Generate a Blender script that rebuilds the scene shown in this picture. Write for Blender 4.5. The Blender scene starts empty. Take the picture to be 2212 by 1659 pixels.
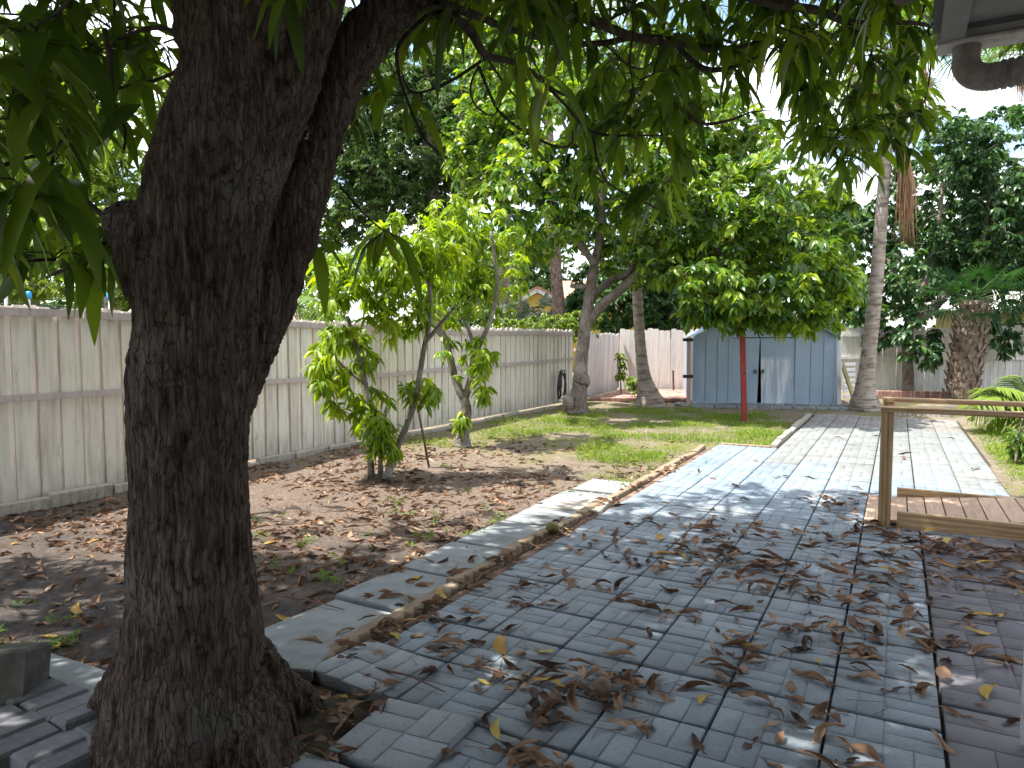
import bpy, math, random
import numpy as np
from mathutils import Vector, Matrix

rng = np.random.default_rng(7)
random.seed(7)
C = bpy.context.scene.collection
R = math.radians
# ------------------------------------------------------------------ camera model (photo read on a 2212 x 1659 grid)
F, CX, CY, HOR, EYE = 1536.0, 1106.0, 829.5, 733.0, 1.5
TH, PI_ = R(28.4), math.pi
PT = math.atan((CY - HOR) / F)
FW = np.array([-math.sin(TH) * math.cos(PT), math.cos(TH) * math.cos(PT), -math.sin(PT)])
RT = np.array([math.cos(TH), math.sin(TH), 0.0])
UP = np.cross(RT, FW)
FH = np.array([-math.sin(TH), math.cos(TH), 0.0])
EYEP = np.array([0, 0, EYE])

def ray(px, py):
    return FW + RT * ((px - CX) / F) + UP * (-(py - CY) / F)
def G(px, py, z=0.0):
    d = ray(px, py); return EYEP + d * ((z - EYE) / d[2])
def H(px, py, dh):
    d = ray(px, py); return EYEP + d * (dh / float(d @ FH))
def ZH(x, y, py):
    dh = float(np.array([x, y, 0]) @ FH); px = CX
    d = ray(px, py); return EYE + d[2] * dh / float(d @ FH)
def PROJ(P):
    q = np.atleast_2d(P) - EYEP
    d = q @ FW; ds = np.where(d > .05, d, np.nan)
    return CX + F * (q @ RT) / ds, CY - F * (q @ UP) / ds, d

# ------------------------------------------------------------------ vector noise
def _h(i, j, k, s):
    n = (i * 374761393 + j * 668265263 + k * 2147483647 + s * 1274126177) & 0xFFFFFFFF
    n = ((n ^ (n >> 13)) * 1274126177) & 0xFFFFFFFF
    return ((n ^ (n >> 16)) & 0xFFFF) / 65535.0
def vnoise(P, seed=0):
    P = np.asarray(P, float); I = np.floor(P).astype(np.int64); f = P - I; f = f * f * (3 - 2 * f)
    r = 0
    for a in (0, 1):
        for b in (0, 1):
            for c in (0, 1):
                w = (f[:, 0] if a else 1 - f[:, 0]) * (f[:, 1] if b else 1 - f[:, 1]) * (f[:, 2] if c else 1 - f[:, 2])
                r = r + w * _h(I[:, 0] + a, I[:, 1] + b, I[:, 2] + c, seed)
    return r
def fbm(P, o=4, seed=0):
    P = np.asarray(P, float); r = 0; a = .5; t = 0
    for q in range(o):
        r = r + a * vnoise(P * (2 ** q), seed + q); t += a; a *= .5
    return r / t
def nrm(a):
    a = np.asarray(a, float); return a / np.maximum(np.linalg.norm(a, axis=-1, keepdims=True), 1e-9)

# ------------------------------------------------------------------ object helpers
def tag(o, label=None, cat=None, group=None, kind=None):
    if label: o['label'] = label
    if cat: o['category'] = cat
    if group: o['group'] = group
    if kind: o['kind'] = kind
    return o
def thing(name, loc, label, cat, group=None):
    o = bpy.data.objects.new(name, None); C.objects.link(o); o.empty_display_size = .1
    o.location = Vector([float(v) for v in loc]); return tag(o, label, cat, group)
def link(name, me, mat, parent=None, smooth=False):
    o = bpy.data.objects.new(name, me); C.objects.link(o)
    if mat: me.materials.append(mat)
    if smooth and len(me.polygons): me.polygons.foreach_set('use_smooth', np.ones(len(me.polygons), bool))
    if parent:
        o.parent = parent
        p = parent; off = Vector((0, 0, 0))
        if parent.type == 'EMPTY': o.matrix_parent_inverse = Matrix.Translation(-parent.location)
    return o
def npmesh(name, V, Fq, rnd=None, col=None):
    me = bpy.data.meshes.new(name); V = np.asarray(V, np.float32); Fq = np.asarray(Fq, np.int32)
    k = Fq.shape[1]
    me.vertices.add(len(V)); me.vertices.foreach_set('co', V.ravel())
    me.loops.add(Fq.size); me.loops.foreach_set('vertex_index', Fq.ravel())
    me.polygons.add(len(Fq)); me.polygons.foreach_set('loop_start', np.arange(0, Fq.size, k, dtype=np.int32))
    me.polygons.foreach_set('loop_total', np.full(len(Fq), k, np.int32))
    me.update(calc_edges=True)
    if rnd is not None:
        a = me.attributes.new('rnd', 'FLOAT', 'FACE'); a.data.foreach_set('value', np.asarray(rnd, np.float32))
    if col is not None:
        a = me.attributes.new('tone', 'FLOAT_COLOR', 'FACE')
        c4 = np.ones((len(Fq), 4), np.float32); c4[:, :3] = col; a.data.foreach_set('color', c4.ravel())
    return me
class MB:
    def __init__(s): s.v = []; s.f = []; s.r = []; s.c = None
    def add(s, vs, fs, r=None):
        b = len(s.v); s.v += [tuple(map(float, p)) for p in vs]; r = random.random() if r is None else r
        for f in fs: s.f.append(tuple(b + i for i in f)); s.r.append(r)
    def box(s, c, size, rot=None, r=None, bev=0.0, taper=None):
        x, y, z = [v / 2 for v in size]
        if bev > 0:
            b = min(bev, x * .9, y * .9, z * .9); vs = []
            for zz, i in ((-z, b), (-z + b, 0), (z - b, 0), (z, b)):
                xi, yi, bb = x - i, y - i, b * .7
                if i: vs += [(-xi, -yi, zz), (xi, -yi, zz), (xi, yi, zz), (-xi, yi, zz)]
                else: vs += [(-xi, -yi, zz), (xi, -yi, zz), (xi, yi, zz), (-xi, yi, zz)]
            fs = [(3, 2, 1, 0), (12, 13, 14, 15)]
            for k in range(3):
                for q in range(4):
                    fs.append((k * 4 + q, k * 4 + (q + 1) % 4, k * 4 + 4 + (q + 1) % 4, k * 4 + 4 + q))
        else:
            vs = [(-x, -y, -z), (x, -y, -z), (x, y, -z), (-x, y, -z), (-x, -y, z), (x, -y, z), (x, y, z), (-x, y, z)]
            fs = [(3, 2, 1, 0), (4, 5, 6, 7), (0, 1, 5, 4), (1, 2, 6, 5), (2, 3, 7, 6), (3, 0, 4, 7)]
        vs = [Vector(v) for v in vs]
        if rot is not None: vs = [rot @ v for v in vs]
        cc = Vector([float(t) for t in c]); s.add([v + cc for v in vs], fs, r); return s
    def bar(s, a, b, w, h, up=(0, 0, 1), r=None, bev=0.0):
        a, b = Vector([float(t) for t in a]), Vector([float(t) for t in b]); d = b - a; L = d.length; d.normalize()
        u = Vector(up); sx = d.cross(u).normalized(); u = sx.cross(d)
        rot = Matrix((d, -sx, u)).transposed()
        return s.box((a + b) / 2, (L, w, h), rot, r, bev)
    def tube(s, pts, rad, n=8, r=None, cap=True, squash=None):
        P = [Vector([float(t) for t in p]) for p in pts]; m = len(P)
        if not hasattr(rad, '__len__'): rad = [rad] * m
        vs = []; pu = None
        for i in range(m):
            t = (P[min(i + 1, m - 1)] - P[max(i - 1, 0)])
            if t.length < 1e-9: t = Vector((0, 0, 1))
            t.normalize()
            if pu is None:
                ref = Vector((1, 0, 0)) if abs(t.x) < .8 else Vector((0, 1, 0))
                pu = (ref - t * ref.dot(t)).normalized()
            else:
                pu = (pu - t * pu.dot(t)); pu = pu.normalized() if pu.length > 1e-6 else t.orthogonal().normalized()
            w = t.cross(pu)
            for k in range(n):
                a = 2 * PI_ * k / n; vs.append(P[i] + (pu * math.cos(a) + w * math.sin(a)) * rad[i])
        fs = [(i * n + k, i * n + (k + 1) % n, (i + 1) * n + (k + 1) % n, (i + 1) * n + k) for i in range(m - 1) for k in range(n)]
        if cap:
            fs.append(tuple(range(n - 1, -1, -1))); fs.append(tuple((m - 1) * n + k for k in range(n)))
        s.add(vs, fs, r); return s
    def lathe(s, c, prof, n=16, r=None):
        vs = []; c = [float(t) for t in c]
        for (rr, z) in prof:
            for k in range(n):
                a = 2 * PI_ * k / n; vs.append((c[0] + rr * math.cos(a), c[1] + rr * math.sin(a), c[2] + z))
        m = len(prof)
        fs = [(i * n + k, i * n + (k + 1) % n, (i + 1) * n + (k + 1) % n, (i + 1) * n + k) for i in range(m - 1) for k in range(n)]
        fs += [tuple(range(n - 1, -1, -1)), tuple((m - 1) * n + k for k in range(n))]
        s.add(vs, fs, r); return s
    def prism(s, poly, base, ax_u, ax_v, ax_n, depth, r=None):
        b = Vector(base); u, v, n = Vector(ax_u), Vector(ax_v), Vector(ax_n); k = len(poly)
        vs = [b + u * p[0] + v * p[1] for p in poly] + [b + u * p[0] + v * p[1] + n * depth for p in poly]
        fs = [tuple(range(k - 1, -1, -1)), tuple(range(k, 2 * k))] + [(i, (i + 1) % k, k + (i + 1) % k, k + i) for i in range(k)]
        s.add(vs, fs, r); return s
    def mesh(s, name):
        me = bpy.data.meshes.new(name); me.from_pydata(s.v, [], s.f); me.update()
        a = me.attributes.new('rnd', 'FLOAT', 'FACE'); a.data.foreach_set('value', np.array(s.r, np.float32)); return me
    def build(s, name, mat, parent=None, smooth=False): return link(name, s.mesh(name), mat, parent, smooth)

# ------------------------------------------------------------------ materials
def nodes(name):
    m = bpy.data.materials.new(name); m.use_nodes = True; nt = m.node_tree
    return m, nt, nt.nodes['Principled BSDF']
def nd(nt, typ, **kw):
    n = nt.nodes.new(typ)
    for k, v in kw.items():
        if hasattr(n, k) and not (k in n.inputs): setattr(n, k, v)
        else:
            s = n.inputs[k]
            if isinstance(v, bpy.types.NodeSocket): nt.links.new(v, s)
            else: s.default_value = v
    return n
def c4(c): return (c[0], c[1], c[2], 1)
def ramp(nt, fac, stops):
    n = nt.nodes.new('ShaderNodeValToRGB'); e = n.color_ramp.elements
    while len(e) < len(stops): e.new(.5)
    for i, (p, c) in enumerate(stops): e[i].position = p; e[i].color = c4(c)
    nt.links.new(fac, n.inputs['Fac']); return n.outputs['Color']
def coords(nt, scale=(1, 1, 1), kind='Object'):
    t = nt.nodes.new('ShaderNodeTexCoord'); m = nt.nodes.new('ShaderNodeMapping'); m.inputs['Scale'].default_value = scale
    nt.links.new(t.outputs[kind], m.inputs['Vector']); return m.outputs['Vector']
def noise(nt, vec, scale, detail=5, rough=.6):
    n = nt.nodes.new('ShaderNodeTexNoise'); n.inputs['Scale'].default_value = scale; n.inputs['Detail'].default_value = detail
    n.inputs['Roughness'].default_value = rough; nt.links.new(vec, n.inputs['Vector']); return n.outputs['Fac']
def mix(nt, fac, a, b, mode='MIX'):
    n = nt.nodes.new('ShaderNodeMix'); n.data_type = 'RGBA'; n.blend_type = mode
    for s, v in ((n.inputs['Factor'], fac), (n.inputs['A'], a), (n.inputs['B'], b)) if False else ((n.inputs[0], fac), (n.inputs[6], a), (n.inputs[7], b)):
        if isinstance(v, bpy.types.NodeSocket): nt.links.new(v, s)
        elif isinstance(v, (tuple, list)): s.default_value = c4(v)
        else: s.default_value = v
    return n.outputs[2]
def mathn(nt, op, a, b=0.0, clamp=False):
    n = nt.nodes.new('ShaderNodeMath'); n.operation = op; n.use_clamp = clamp
    for i, v in enumerate((a, b)):
        if isinstance(v, bpy.types.NodeSocket): nt.links.new(v, n.inputs[i])
        else: n.inputs[i].default_value = v
    return n.outputs[0]
def remap(nt, v, a, b, c=0.0, d=1.0):
    n = nt.nodes.new('ShaderNodeMapRange'); nt.links.new(v, n.inputs[0])
    for i, x in enumerate((a, b, c, d)): n.inputs[i + 1].default_value = x
    return n.outputs[0]
def attr(nt, name, out='Fac'):
    n = nt.nodes.new('ShaderNodeAttribute'); n.attribute_name = name; return n.outputs[out]
def bump(nt, b, h, strength, dist=.02):
    n = nt.nodes.new('ShaderNodeBump'); n.inputs['Strength'].default_value = strength; n.inputs['Distance'].default_value = dist
    nt.links.new(h, n.inputs['Height']); nt.links.new(n.outputs['Normal'], b.inputs['Normal'])
def setb(nt, b, color=None, rough=.7, spec=.3, metal=0):
    if color is not None:
        if isinstance(color, bpy.types.NodeSocket): nt.links.new(color, b.inputs['Base Color'])
        else: b.inputs['Base Color'].default_value = c4(color)
    if isinstance(rough, bpy.types.NodeSocket): nt.links.new(rough, b.inputs['Roughness'])
    else: b.inputs['Roughness'].default_value = rough
    b.inputs['Specular IOR Level'].default_value = spec; b.inputs['Metallic'].default_value = metal

def leaf_mat(name, stops, trans=.45, tcol=(1.25, 1.35, .5), rough=.42, spec=.35):
    m, nt, b = nodes(name)
    v = coords(nt); n = noise(nt, v, 2.3, 2)
    f = mathn(nt, 'ADD', mathn(nt, 'MULTIPLY', attr(nt, 'rnd'), .75), mathn(nt, 'MULTIPLY', n, .25))
    col = ramp(nt, f, stops); setb(nt, b, col, rough, spec)
    t = nt.nodes.new('ShaderNodeBsdfTranslucent'); nt.links.new(mix(nt, 1.0, col, tcol, 'MULTIPLY'), t.inputs['Color'])
    mx = nt.nodes.new('ShaderNodeMixShader'); mx.inputs[0].default_value = trans
    nt.links.new(b.outputs[0], mx.inputs[1]); nt.links.new(t.outputs[0], mx.inputs[2])
    nt.links.new(mx.outputs[0], nt.nodes['Material Output'].inputs['Surface']); return m
def bark_mat(name, dark, mid, light, sc=14, stretch=(1, 1, .22), bs=.8, bd=.02, lich=None, rough=.9, cracks=0):
    m, nt, b = nodes(name); v = coords(nt, stretch)
    n1 = noise(nt, v, sc, 8, .7); n2 = noise(nt, coords(nt), 2.6, 4); n3 = noise(nt, coords(nt), 9, 5, .7)
    col = ramp(nt, n1, [(.3, dark), (.5, mid), (.72, light)])
    if lich: col = mix(nt, remap(nt, n2, .5, .68, 0, .7), col, lich)
    col = mix(nt, remap(nt, n3, .56, .68, 0, .75), col, [x * .35 for x in dark])
    if cracks:
        dn = nt.nodes.new('ShaderNodeTexNoise'); dn.inputs['Scale'].default_value = 9; dn.inputs['Detail'].default_value = 4; nt.links.new(v, dn.inputs['Vector'])
        vm = nt.nodes.new('ShaderNodeVectorMath'); vm.operation = 'SCALE'; nt.links.new(dn.outputs['Color'], vm.inputs[0]); vm.inputs['Scale'].default_value = .09
        va = nt.nodes.new('ShaderNodeVectorMath'); va.operation = 'ADD'; nt.links.new(v, va.inputs[0]); nt.links.new(vm.outputs[0], va.inputs[1])
        vo = nt.nodes.new('ShaderNodeTexVoronoi'); vo.feature = 'DISTANCE_TO_EDGE'; vo.inputs['Scale'].default_value = cracks; nt.links.new(va.outputs[0], vo.inputs['Vector'])
        ck = remap(nt, vo.outputs['Distance'], .0, .07, 1, 0); ck.node.clamp = True; col = mix(nt, mathn(nt, 'MULTIPLY', mathn(nt, 'MULTIPLY', ck, remap(nt, n2, .3, .6, .25, .8)), .8, True), col, [x * .5 for x in dark])
        n1 = mathn(nt, 'SUBTRACT', mathn(nt, 'MULTIPLY', n1, .8), mathn(nt, 'MULTIPLY', ck, .32))
    setb(nt, b, col, rough, .15); bump(nt, b, n1, bs, bd); return m
def flat_mat(name, c1, c2, scale=6, rough=.6, spec=.3, stretch=(1, 1, 1), bs=0.0, metal=0, var=.0, bd=.01, dirt=None, detail=6):
    m, nt, b = nodes(name); n = noise(nt, coords(nt, stretch), scale, detail, .65)
    col = ramp(nt, n, [(.32, c1), (.68, c2)])
    if dirt:
        d = noise(nt, coords(nt), dirt[1], 6, .7); col = mix(nt, remap(nt, d, dirt[2], dirt[2] + .13, 0, dirt[3]), col, dirt[0])
    if var:
        k = remap(nt, attr(nt, 'rnd'), 0, 1, 1 - var, 1 + var)
        cb = nt.nodes.new('ShaderNodeCombineColor')
        for i in range(3): nt.links.new(k, cb.inputs[i])
        col = mix(nt, 1.0, col, cb.outputs[0], 'MULTIPLY')
    setb(nt, b, col, rough, spec, metal)
    if bs: bump(nt, b, n, bs, bd)
    return m

MT = {}
MT['mango_leaf'] = leaf_mat('mango_leaf', [(.1, (.02, .04, .011)), (.5, (.06, .098, .016)), (.8, (.125, .165, .022)), (.96, (.20, .19, .03)), (1.0, (.30, .17, .03))], .52, (2.3, 2.5, .6), .42, .3)
MT['avocado_leaf'] = leaf_mat('avocado_leaf', [(.15, (.022, .065, .014)), (.42, (.07, .155, .02)), (.66, (.19, .305, .026)), (.93, (.42, .49, .04))], .42, (1.6, 1.5, .4), .32, .5)
MT['lychee_leaf'] = leaf_mat('lychee_leaf', [(.12, (.05, .12, .014)), (.42, (.17, .275, .016)), (.72, (.33, .43, .02)), (.95, (.50, .54, .035))], .47, (1.5, 1.5, .35), .42, .4)
MT['dark_leaf'] = leaf_mat('dark_leaf', [(.15, (.016, .052, .02)), (.5, (.04, .098, .032)), (.8, (.08, .16, .04)), (.96, (.16, .24, .05))], .36, (1.4, 1.6, .5), .36, .45)
MT['oak_leaf'] = leaf_mat('oak_leaf', [(.15, (.025, .06, .018)), (.5, (.065, .125, .032)), (.8, (.12, .19, .05)), (.96, (.18, .25, .07))], .35, (1.3, 1.4, .6), .45, .35)
MT['hedge_leaf'] = leaf_mat('hedge_leaf', [(.15, (.055, .11, .015)), (.5, (.13, .21, .02)), (.85, (.23, .31, .03)), (.97, (.33, .36, .05))], .4, (1.4, 1.4, .5))
MT['yellow_leaf'] = leaf_mat('neighbour_leaf', [(.15, (.07, .14, .02)), (.5, (.16, .25, .035)), (.85, (.30, .34, .07)), (.97, (.4, .36, .10))], .45, (1.3, 1.3, .5))
MT['silver_leaf'] = leaf_mat('silver_leaf', [(.15, (.12, .17, .12)), (.5, (.22, .28, .2)), (.9, (.36, .4, .3))], .3, (1.1, 1.2, .8), .6)
MT['palm_leaf'] = leaf_mat('palm_leaf', [(.15, (.05, .12, .02)), (.5, (.12, .21, .035)), (.85, (.22, .28, .06)), (.97, (.36, .33, .12))], .4, (1.3, 1.4, .5), .4)
MT['dead_frond'] = leaf_mat('dead_frond', [(.1, (.16, .09, .05)), (.5, (.28, .17, .10)), (.9, (.42, .29, .18))], .25, (1.2, 1, .7), .8, .1)
MT['grass'] = leaf_mat('grass_blade', [(.12, (.08, .15, .018)), (.5, (.165, .255, .028)), (.85, (.29, .35, .06)), (.97, (.44, .39, .16))], .4, (1.3, 1.3, .5), .55, .2)
MT['weed'] = leaf_mat('weed_leaf', [(.12, (.07, .16, .02)), (.6, (.13, .25, .03)), (.97, (.2, .3, .05))], .4, (1.3, 1.4, .5), .5, .2)
MT['mango_bark'] = bark_mat('mango_bark', (.018, .012, .009), (.088, .064, .050), (.205, .165, .138), 42, (1, 1, .16), 1.0, .018, (.16, .15, .135), cracks=46)
MT['twig'] = bark_mat('twig_bark', (.02, .016, .012), (.055, .044, .034), (.11, .09, .07), 20, (1, 1, 1), .4, .005)
MT['avocado_bark'] = bark_mat('avocado_bark', (.07, .055, .045), (.19, .155, .13), (.34, .29, .25), 22, (1, 1, .35), .8, .012, (.36, .34, .30), cracks=30)
MT['lychee_bark'] = bark_mat('lychee_bark', (.07, .06, .05), (.16, .14, .115), (.3, .27, .23), 26, (1, 1, .5), .5, .008, (.36, .36, .33))
MT['pine_bark'] = bark_mat('pine_bark', (.06, .04, .035), (.17, .12, .10), (.33, .25, .21), 12, (1, 1, .5), .9, .03)
def palm_bark():
    m, nt, b = nodes('palm_trunk_bark'); v = coords(nt, (.25, .25, 1)); v2 = coords(nt)
    n1 = noise(nt, v, 14, 5, .6); n2 = noise(nt, v2, 5, 5, .7)
    col = ramp(nt, n1, [(.34, (.13, .105, .085)), (.47, (.30, .25, .21)), (.7, (.42, .37, .32))])
    col = mix(nt, remap(nt, n2, .55, .68, 0, .7), col, (.15, .13, .10)); setb(nt, b, col, .9, .15); bump(nt, b, n1, .6, .02); return m
MT['palm_bark'] = palm_bark()
MT['boot'] = bark_mat('palm_boot', (.06, .045, .035), (.19, .145, .11), (.36, .29, .23), 12, (1, 1, .5), .6, .01)

def fence_mat(name, a, b_, grime):
    m, nt, b = nodes(name); v = coords(nt, (6, 6, .5)); v2 = coords(nt)
    n1 = noise(nt, v, 3.2, 7, .65); n2 = noise(nt, v2, 1.7, 4); n3 = noise(nt, coords(nt, (3, 3, .8)), 3, 7, .75)
    col = mix(nt, remap(nt, n2, .35, .65), a, b_)
    col = mix(nt, remap(nt, attr(nt, 'rnd'), .88, .92, 0, .6), col, (b_[0] * 1.08, b_[1] * 1.02, b_[2] * 1.0)); k = remap(nt, attr(nt, 'rnd'), 0, 1, .80, 1.06); cb = nt.nodes.new('ShaderNodeCombineColor')
    for i in range(3): nt.links.new(k, cb.inputs[i])
    col = mix(nt, 1.0, col, cb.outputs[0], 'MULTIPLY')
    col = mix(nt, remap(nt, n1, .46, .76, 0, .7), col, grime); col = mix(nt, remap(nt, n3, .58, .72, 0, .6), col, [x * .6 for x in grime])
    s = nt.nodes.new('ShaderNodeSeparateXYZ'); nt.links.new(v2, s.inputs[0])
    zz = mathn(nt, 'MULTIPLY', remap(nt, s.outputs[2], .35, .0), remap(nt, n3, .3, .6)); col = mix(nt, mathn(nt, 'MULTIPLY', zz, .7, True), col, [x * .7 for x in grime])
    setb(nt, b, col, .75, .25); bump(nt, b, n1, .35, .006); return m
MT['fence'] = fence_mat('whitewashed_board', (.78, .755, .65), (.80, .745, .67), (.36, .31, .26))
MT['fence_pink'] = fence_mat('pink_white_board', (.73, .715, .68), (.75, .70, .68), (.40, .36, .33))
MT['fence_rail'] = fence_mat('rail_board', (.50, .43, .42), (.56, .48, .47), (.28, .23, .21))
MT['fence_grey'] = fence_mat('back_board', (.66, .66, .62), (.72, .71, .66), (.34, .31, .27))

def paver_mat():
    m, nt, b = nodes('painted_paver'); v = coords(nt)
    n1 = noise(nt, v, 60, 4, .7); n2 = noise(nt, v, 3.5, 6, .65); n3 = noise(nt, v, 260, 2, .6)
    col = attr(nt, 'tone', 'Color')
    col = mix(nt, remap(nt, n1, .42, .75, 0, .45), col, (.16, .15, .15)); col = mix(nt, remap(nt, n2, .56, .74, 0, .55), col, (.17, .155, .14))
    col = mix(nt, remap(nt, n3, .60, .72, 0, .65), col, (.08, .075, .07)); n4 = noise(nt, v, 2.2, 7, .7); col = mix(nt, remap(nt, n4, .57, .72, 0, .45), col, (.40, .42, .43)); n5 = noise(nt, v, .9, 5, .6); col = mix(nt, remap(nt, n5, .5, .7, 0, .35), col, (.24, .225, .20))
    setb(nt, b, col, remap(nt, n2, .3, .7, .55, .8), .35); bump(nt, b, mathn(nt, 'ADD', n1, mathn(nt, 'MULTIPLY', n3, .8)), .6, .004); return m
MT['paver'] = paver_mat()
def soil_mat():
    m, nt, b = nodes('yard_soil'); v = coords(nt); s = nt.nodes.new('ShaderNodeSeparateXYZ'); nt.links.new(v, s.inputs[0])
    n0 = noise(nt, v, .55, 4); n1 = noise(nt, v, 7, 8, .75); n2 = noise(nt, v, 45, 5, .75); n3 = noise(nt, v, 1.3, 5)
    soil = ramp(nt, n1, [(.3, (.045, .040, .037)), (.55, (.115, .10, .094)), (.75, (.22, .20, .19))])
    mulch = ramp(nt, n2, [(.3, (.075, .055, .044)), (.5, (.20, .152, .122)), (.72, (.38, .30, .24))])
    sand = ramp(nt, n1, [(.3, (.15, .12, .085)), (.6, (.28, .235, .175)), (.8, (.38, .33, .26))])
    y = mathn(nt, 'ADD', s.outputs[1], mathn(nt, 'MULTIPLY', mathn(nt, 'SUBTRACT', n0, .5), 5.0))
    col = mix(nt, remap(nt, y, 2.6, 4.6), soil, mulch); col = mix(nt, remap(nt, y, 6.2, 8.6), col, sand)
    col = mix(nt, mathn(nt, 'MULTIPLY', remap(nt, n3, .5, .62), remap(nt, y, 7, 9)), col, (.19, .19, .07))
    nt.links.new(col, b.inputs['Base Color']); b.inputs['Roughness'].default_value = .95; b.inputs['Specular IOR Level'].default_value = .1
    bump(nt, b, mathn(nt, 'ADD', mathn(nt, 'MULTIPLY', n2, .8), n1), 1.0, .04); return m
MT['soil'] = soil_mat()
MT['gravel'] = flat_mat('far_soil', (.16, .14, .10), (.30, .27, .2), 2, .95, .1)
MT['concrete'] = flat_mat('concrete_slab', (.17, .19, .20), (.275, .295, .305), 7, .85, .25, bs=.4, var=.12, bd=.006, dirt=((.12, .11, .09), 3.5, .52, .7))
MT['brick_grey'] = flat_mat('grey_paving_brick', (.10, .105, .12), (.19, .195, .215), 14, .8, .3, bs=.5, var=.25, bd=.006, dirt=((.08, .075, .07), 6, .54, .6))
MT['old_block'] = flat_mat('dark_concrete_block', (.055, .055, .05), (.12, .115, .10), 12, .9, .2, bs=.5, bd=.006, dirt=((.05, .05, .03), 5, .5, .7))  # concrete colour darkened to offset the sun dapple on the block
MT['edger'] = flat_mat('terracotta_edger', (.17, .13, .09), (.31, .24, .17), 9, .9, .15, bs=.6, var=.25, bd=.008, dirt=((.10, .085, .06), 5, .5, .7))
MT['edger_pale'] = flat_mat('pale_edger', (.36, .33, .28), (.5, .46, .4), 9, .9, .15, bs=.5, var=.2, bd=.008, dirt=((.16, .14, .1), 5, .52, .6))
MT['red_paver'] = flat_mat('red_paver', (.30, .16, .13), (.42, .26, .22), 8, .85, .2, bs=.4, var=.25, bd=.006)
MT['strip_brick'] = flat_mat('dusty_strip_brick', (.15, .085, .065), (.26, .17, .135), 8, .9, .15, bs=.4, var=.25, bd=.006, dirt=((.09, .07, .05), 6, .45, .8))
MT['moss_dirt'] = flat_mat('joint_dirt', (.035, .03, .025), (.09, .08, .06), 20, .95, .1)
def shed_mat(name='blue_shed_paint', streaks=False):
    m, nt, b = nodes(name); v = coords(nt)
    n1 = noise(nt, v, 2.2, 6, .6); n2 = noise(nt, coords(nt, (5, 5, .5)), 2.2, 6, .7); n3 = noise(nt, v, 26, 3, .6)
    col = ramp(nt, n1, [(.3, (.25, .335, .43)), (.7, (.32, .405, .495))])
    col = mix(nt, remap(nt, n2, .56, .74, 0, .7), col, (.40, .47, .55)); col = mix(nt, remap(nt, n3, .70, .74, 0, .9), col, (.62, .64, .66))
    if streaks:  # whitish vertical streaks over the lower part of the door
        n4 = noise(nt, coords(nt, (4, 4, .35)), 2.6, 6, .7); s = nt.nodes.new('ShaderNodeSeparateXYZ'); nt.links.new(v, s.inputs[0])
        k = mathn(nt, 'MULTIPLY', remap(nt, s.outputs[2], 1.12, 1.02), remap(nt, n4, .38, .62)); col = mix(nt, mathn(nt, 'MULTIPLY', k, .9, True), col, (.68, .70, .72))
    setb(nt, b, col, .45, .45); return m
MT['shed'] = shed_mat(); MT['shed_streaked'] = shed_mat('streaked_shed_paint', True)
MT['shed_dark'] = flat_mat('shed_inside_shade', (.01, .01, .012), (.015, .015, .018), 3, .9, .1)
MT['red_paint'] = flat_mat('red_painted_wood', (.20, .026, .02), (.29, .045, .034), 5, .6, .3, (8, 8, .6), .3, bd=.005, dirt=((.14, .03, .025), 12, .6, .6))
MT['pink_wood'] = flat_mat('weathered_pink_wood', (.38, .25, .21), (.55, .40, .35), 5, .8, .2, (8, 8, .6), .3, bd=.004)
MT['white_paint'] = flat_mat('white_paint', (.62, .62, .63), (.74, .74, .75), 5, .6, .3, dirt=((.35, .33, .3), 4, .58, .6))
MT['black_iron'] = flat_mat('black_iron', (.012, .012, .012), (.03, .028, .026), 12, .5, .4)
def deck_mat(name, a, m_, l, st=(.9, 14, 14), ws=(.12, .5, 1), wd='Z'):
    m, nt, b = nodes(name); n1 = noise(nt, coords(nt, st), 2.6, 8, .65); n2 = noise(nt, coords(nt), 3, 4)
    w = nt.nodes.new('ShaderNodeTexWave'); w.wave_type = 'BANDS'; w.bands_direction = wd; w.inputs['Scale'].default_value = 9; w.inputs['Distortion'].default_value = 9; w.inputs['Detail'].default_value = 3
    w.inputs['Detail Scale'].default_value = .6; nt.links.new(coords(nt, ws), w.inputs['Vector'])
    f = mathn(nt, 'ADD', mathn(nt, 'MULTIPLY', n1, .82), mathn(nt, 'MULTIPLY', w.outputs['Fac'], .18))
    col = ramp(nt, f, [(.3, a), (.5, m_), (.72, l)]); k = remap(nt, attr(nt, 'rnd'), 0, 1, .85, 1.12); cb = nt.nodes.new('ShaderNodeCombineColor')
    for i in range(3): nt.links.new(k, cb.inputs[i])
    setb(nt, b, mix(nt, 1.0, col, cb.outputs[0], 'MULTIPLY'), .7, .25); bump(nt, b, f, .25, .004); return m
MT['deck_wood'] = deck_mat('treated_pine', (.25, .15, .075), (.42, .28, .155), (.56, .40, .24))
MT['deck_post'] = deck_mat('treated_pine_post', (.22, .13, .062), (.37, .245, .13), (.50, .35, .205), (14, 14, .9), (1, .5, .12), 'X')
MT['deck_board'] = flat_mat('deck_floor_board', (.38, .25, .175), (.54, .39, .29), 4, .75, .25, (14, .8, 8), .25, var=.1, bd=.004)
MT['soffit'] = flat_mat('soffit_paint', (.26, .255, .25), (.36, .355, .35), 3, .7, .25, dirt=((.12, .12, .12), 16, .64, .7))
MT['gutter'] = flat_mat('gutter_paint', (.60, .585, .575), (.72, .70, .69), 4, .6, .3, dirt=((.18, .17, .16), 9, .56, .7))
MT['gutter_dark'] = flat_mat('dark_drip_edge', (.09, .09, .095), (.15, .15, .155), 6, .6, .3)
MT['downspout'] = flat_mat('old_downspout', (.24, .22, .20), (.38, .355, .32), 5, .65, .3, (6, 6, .8), .2, dirt=((.14, .12, .1), 7, .52, .6))
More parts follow.
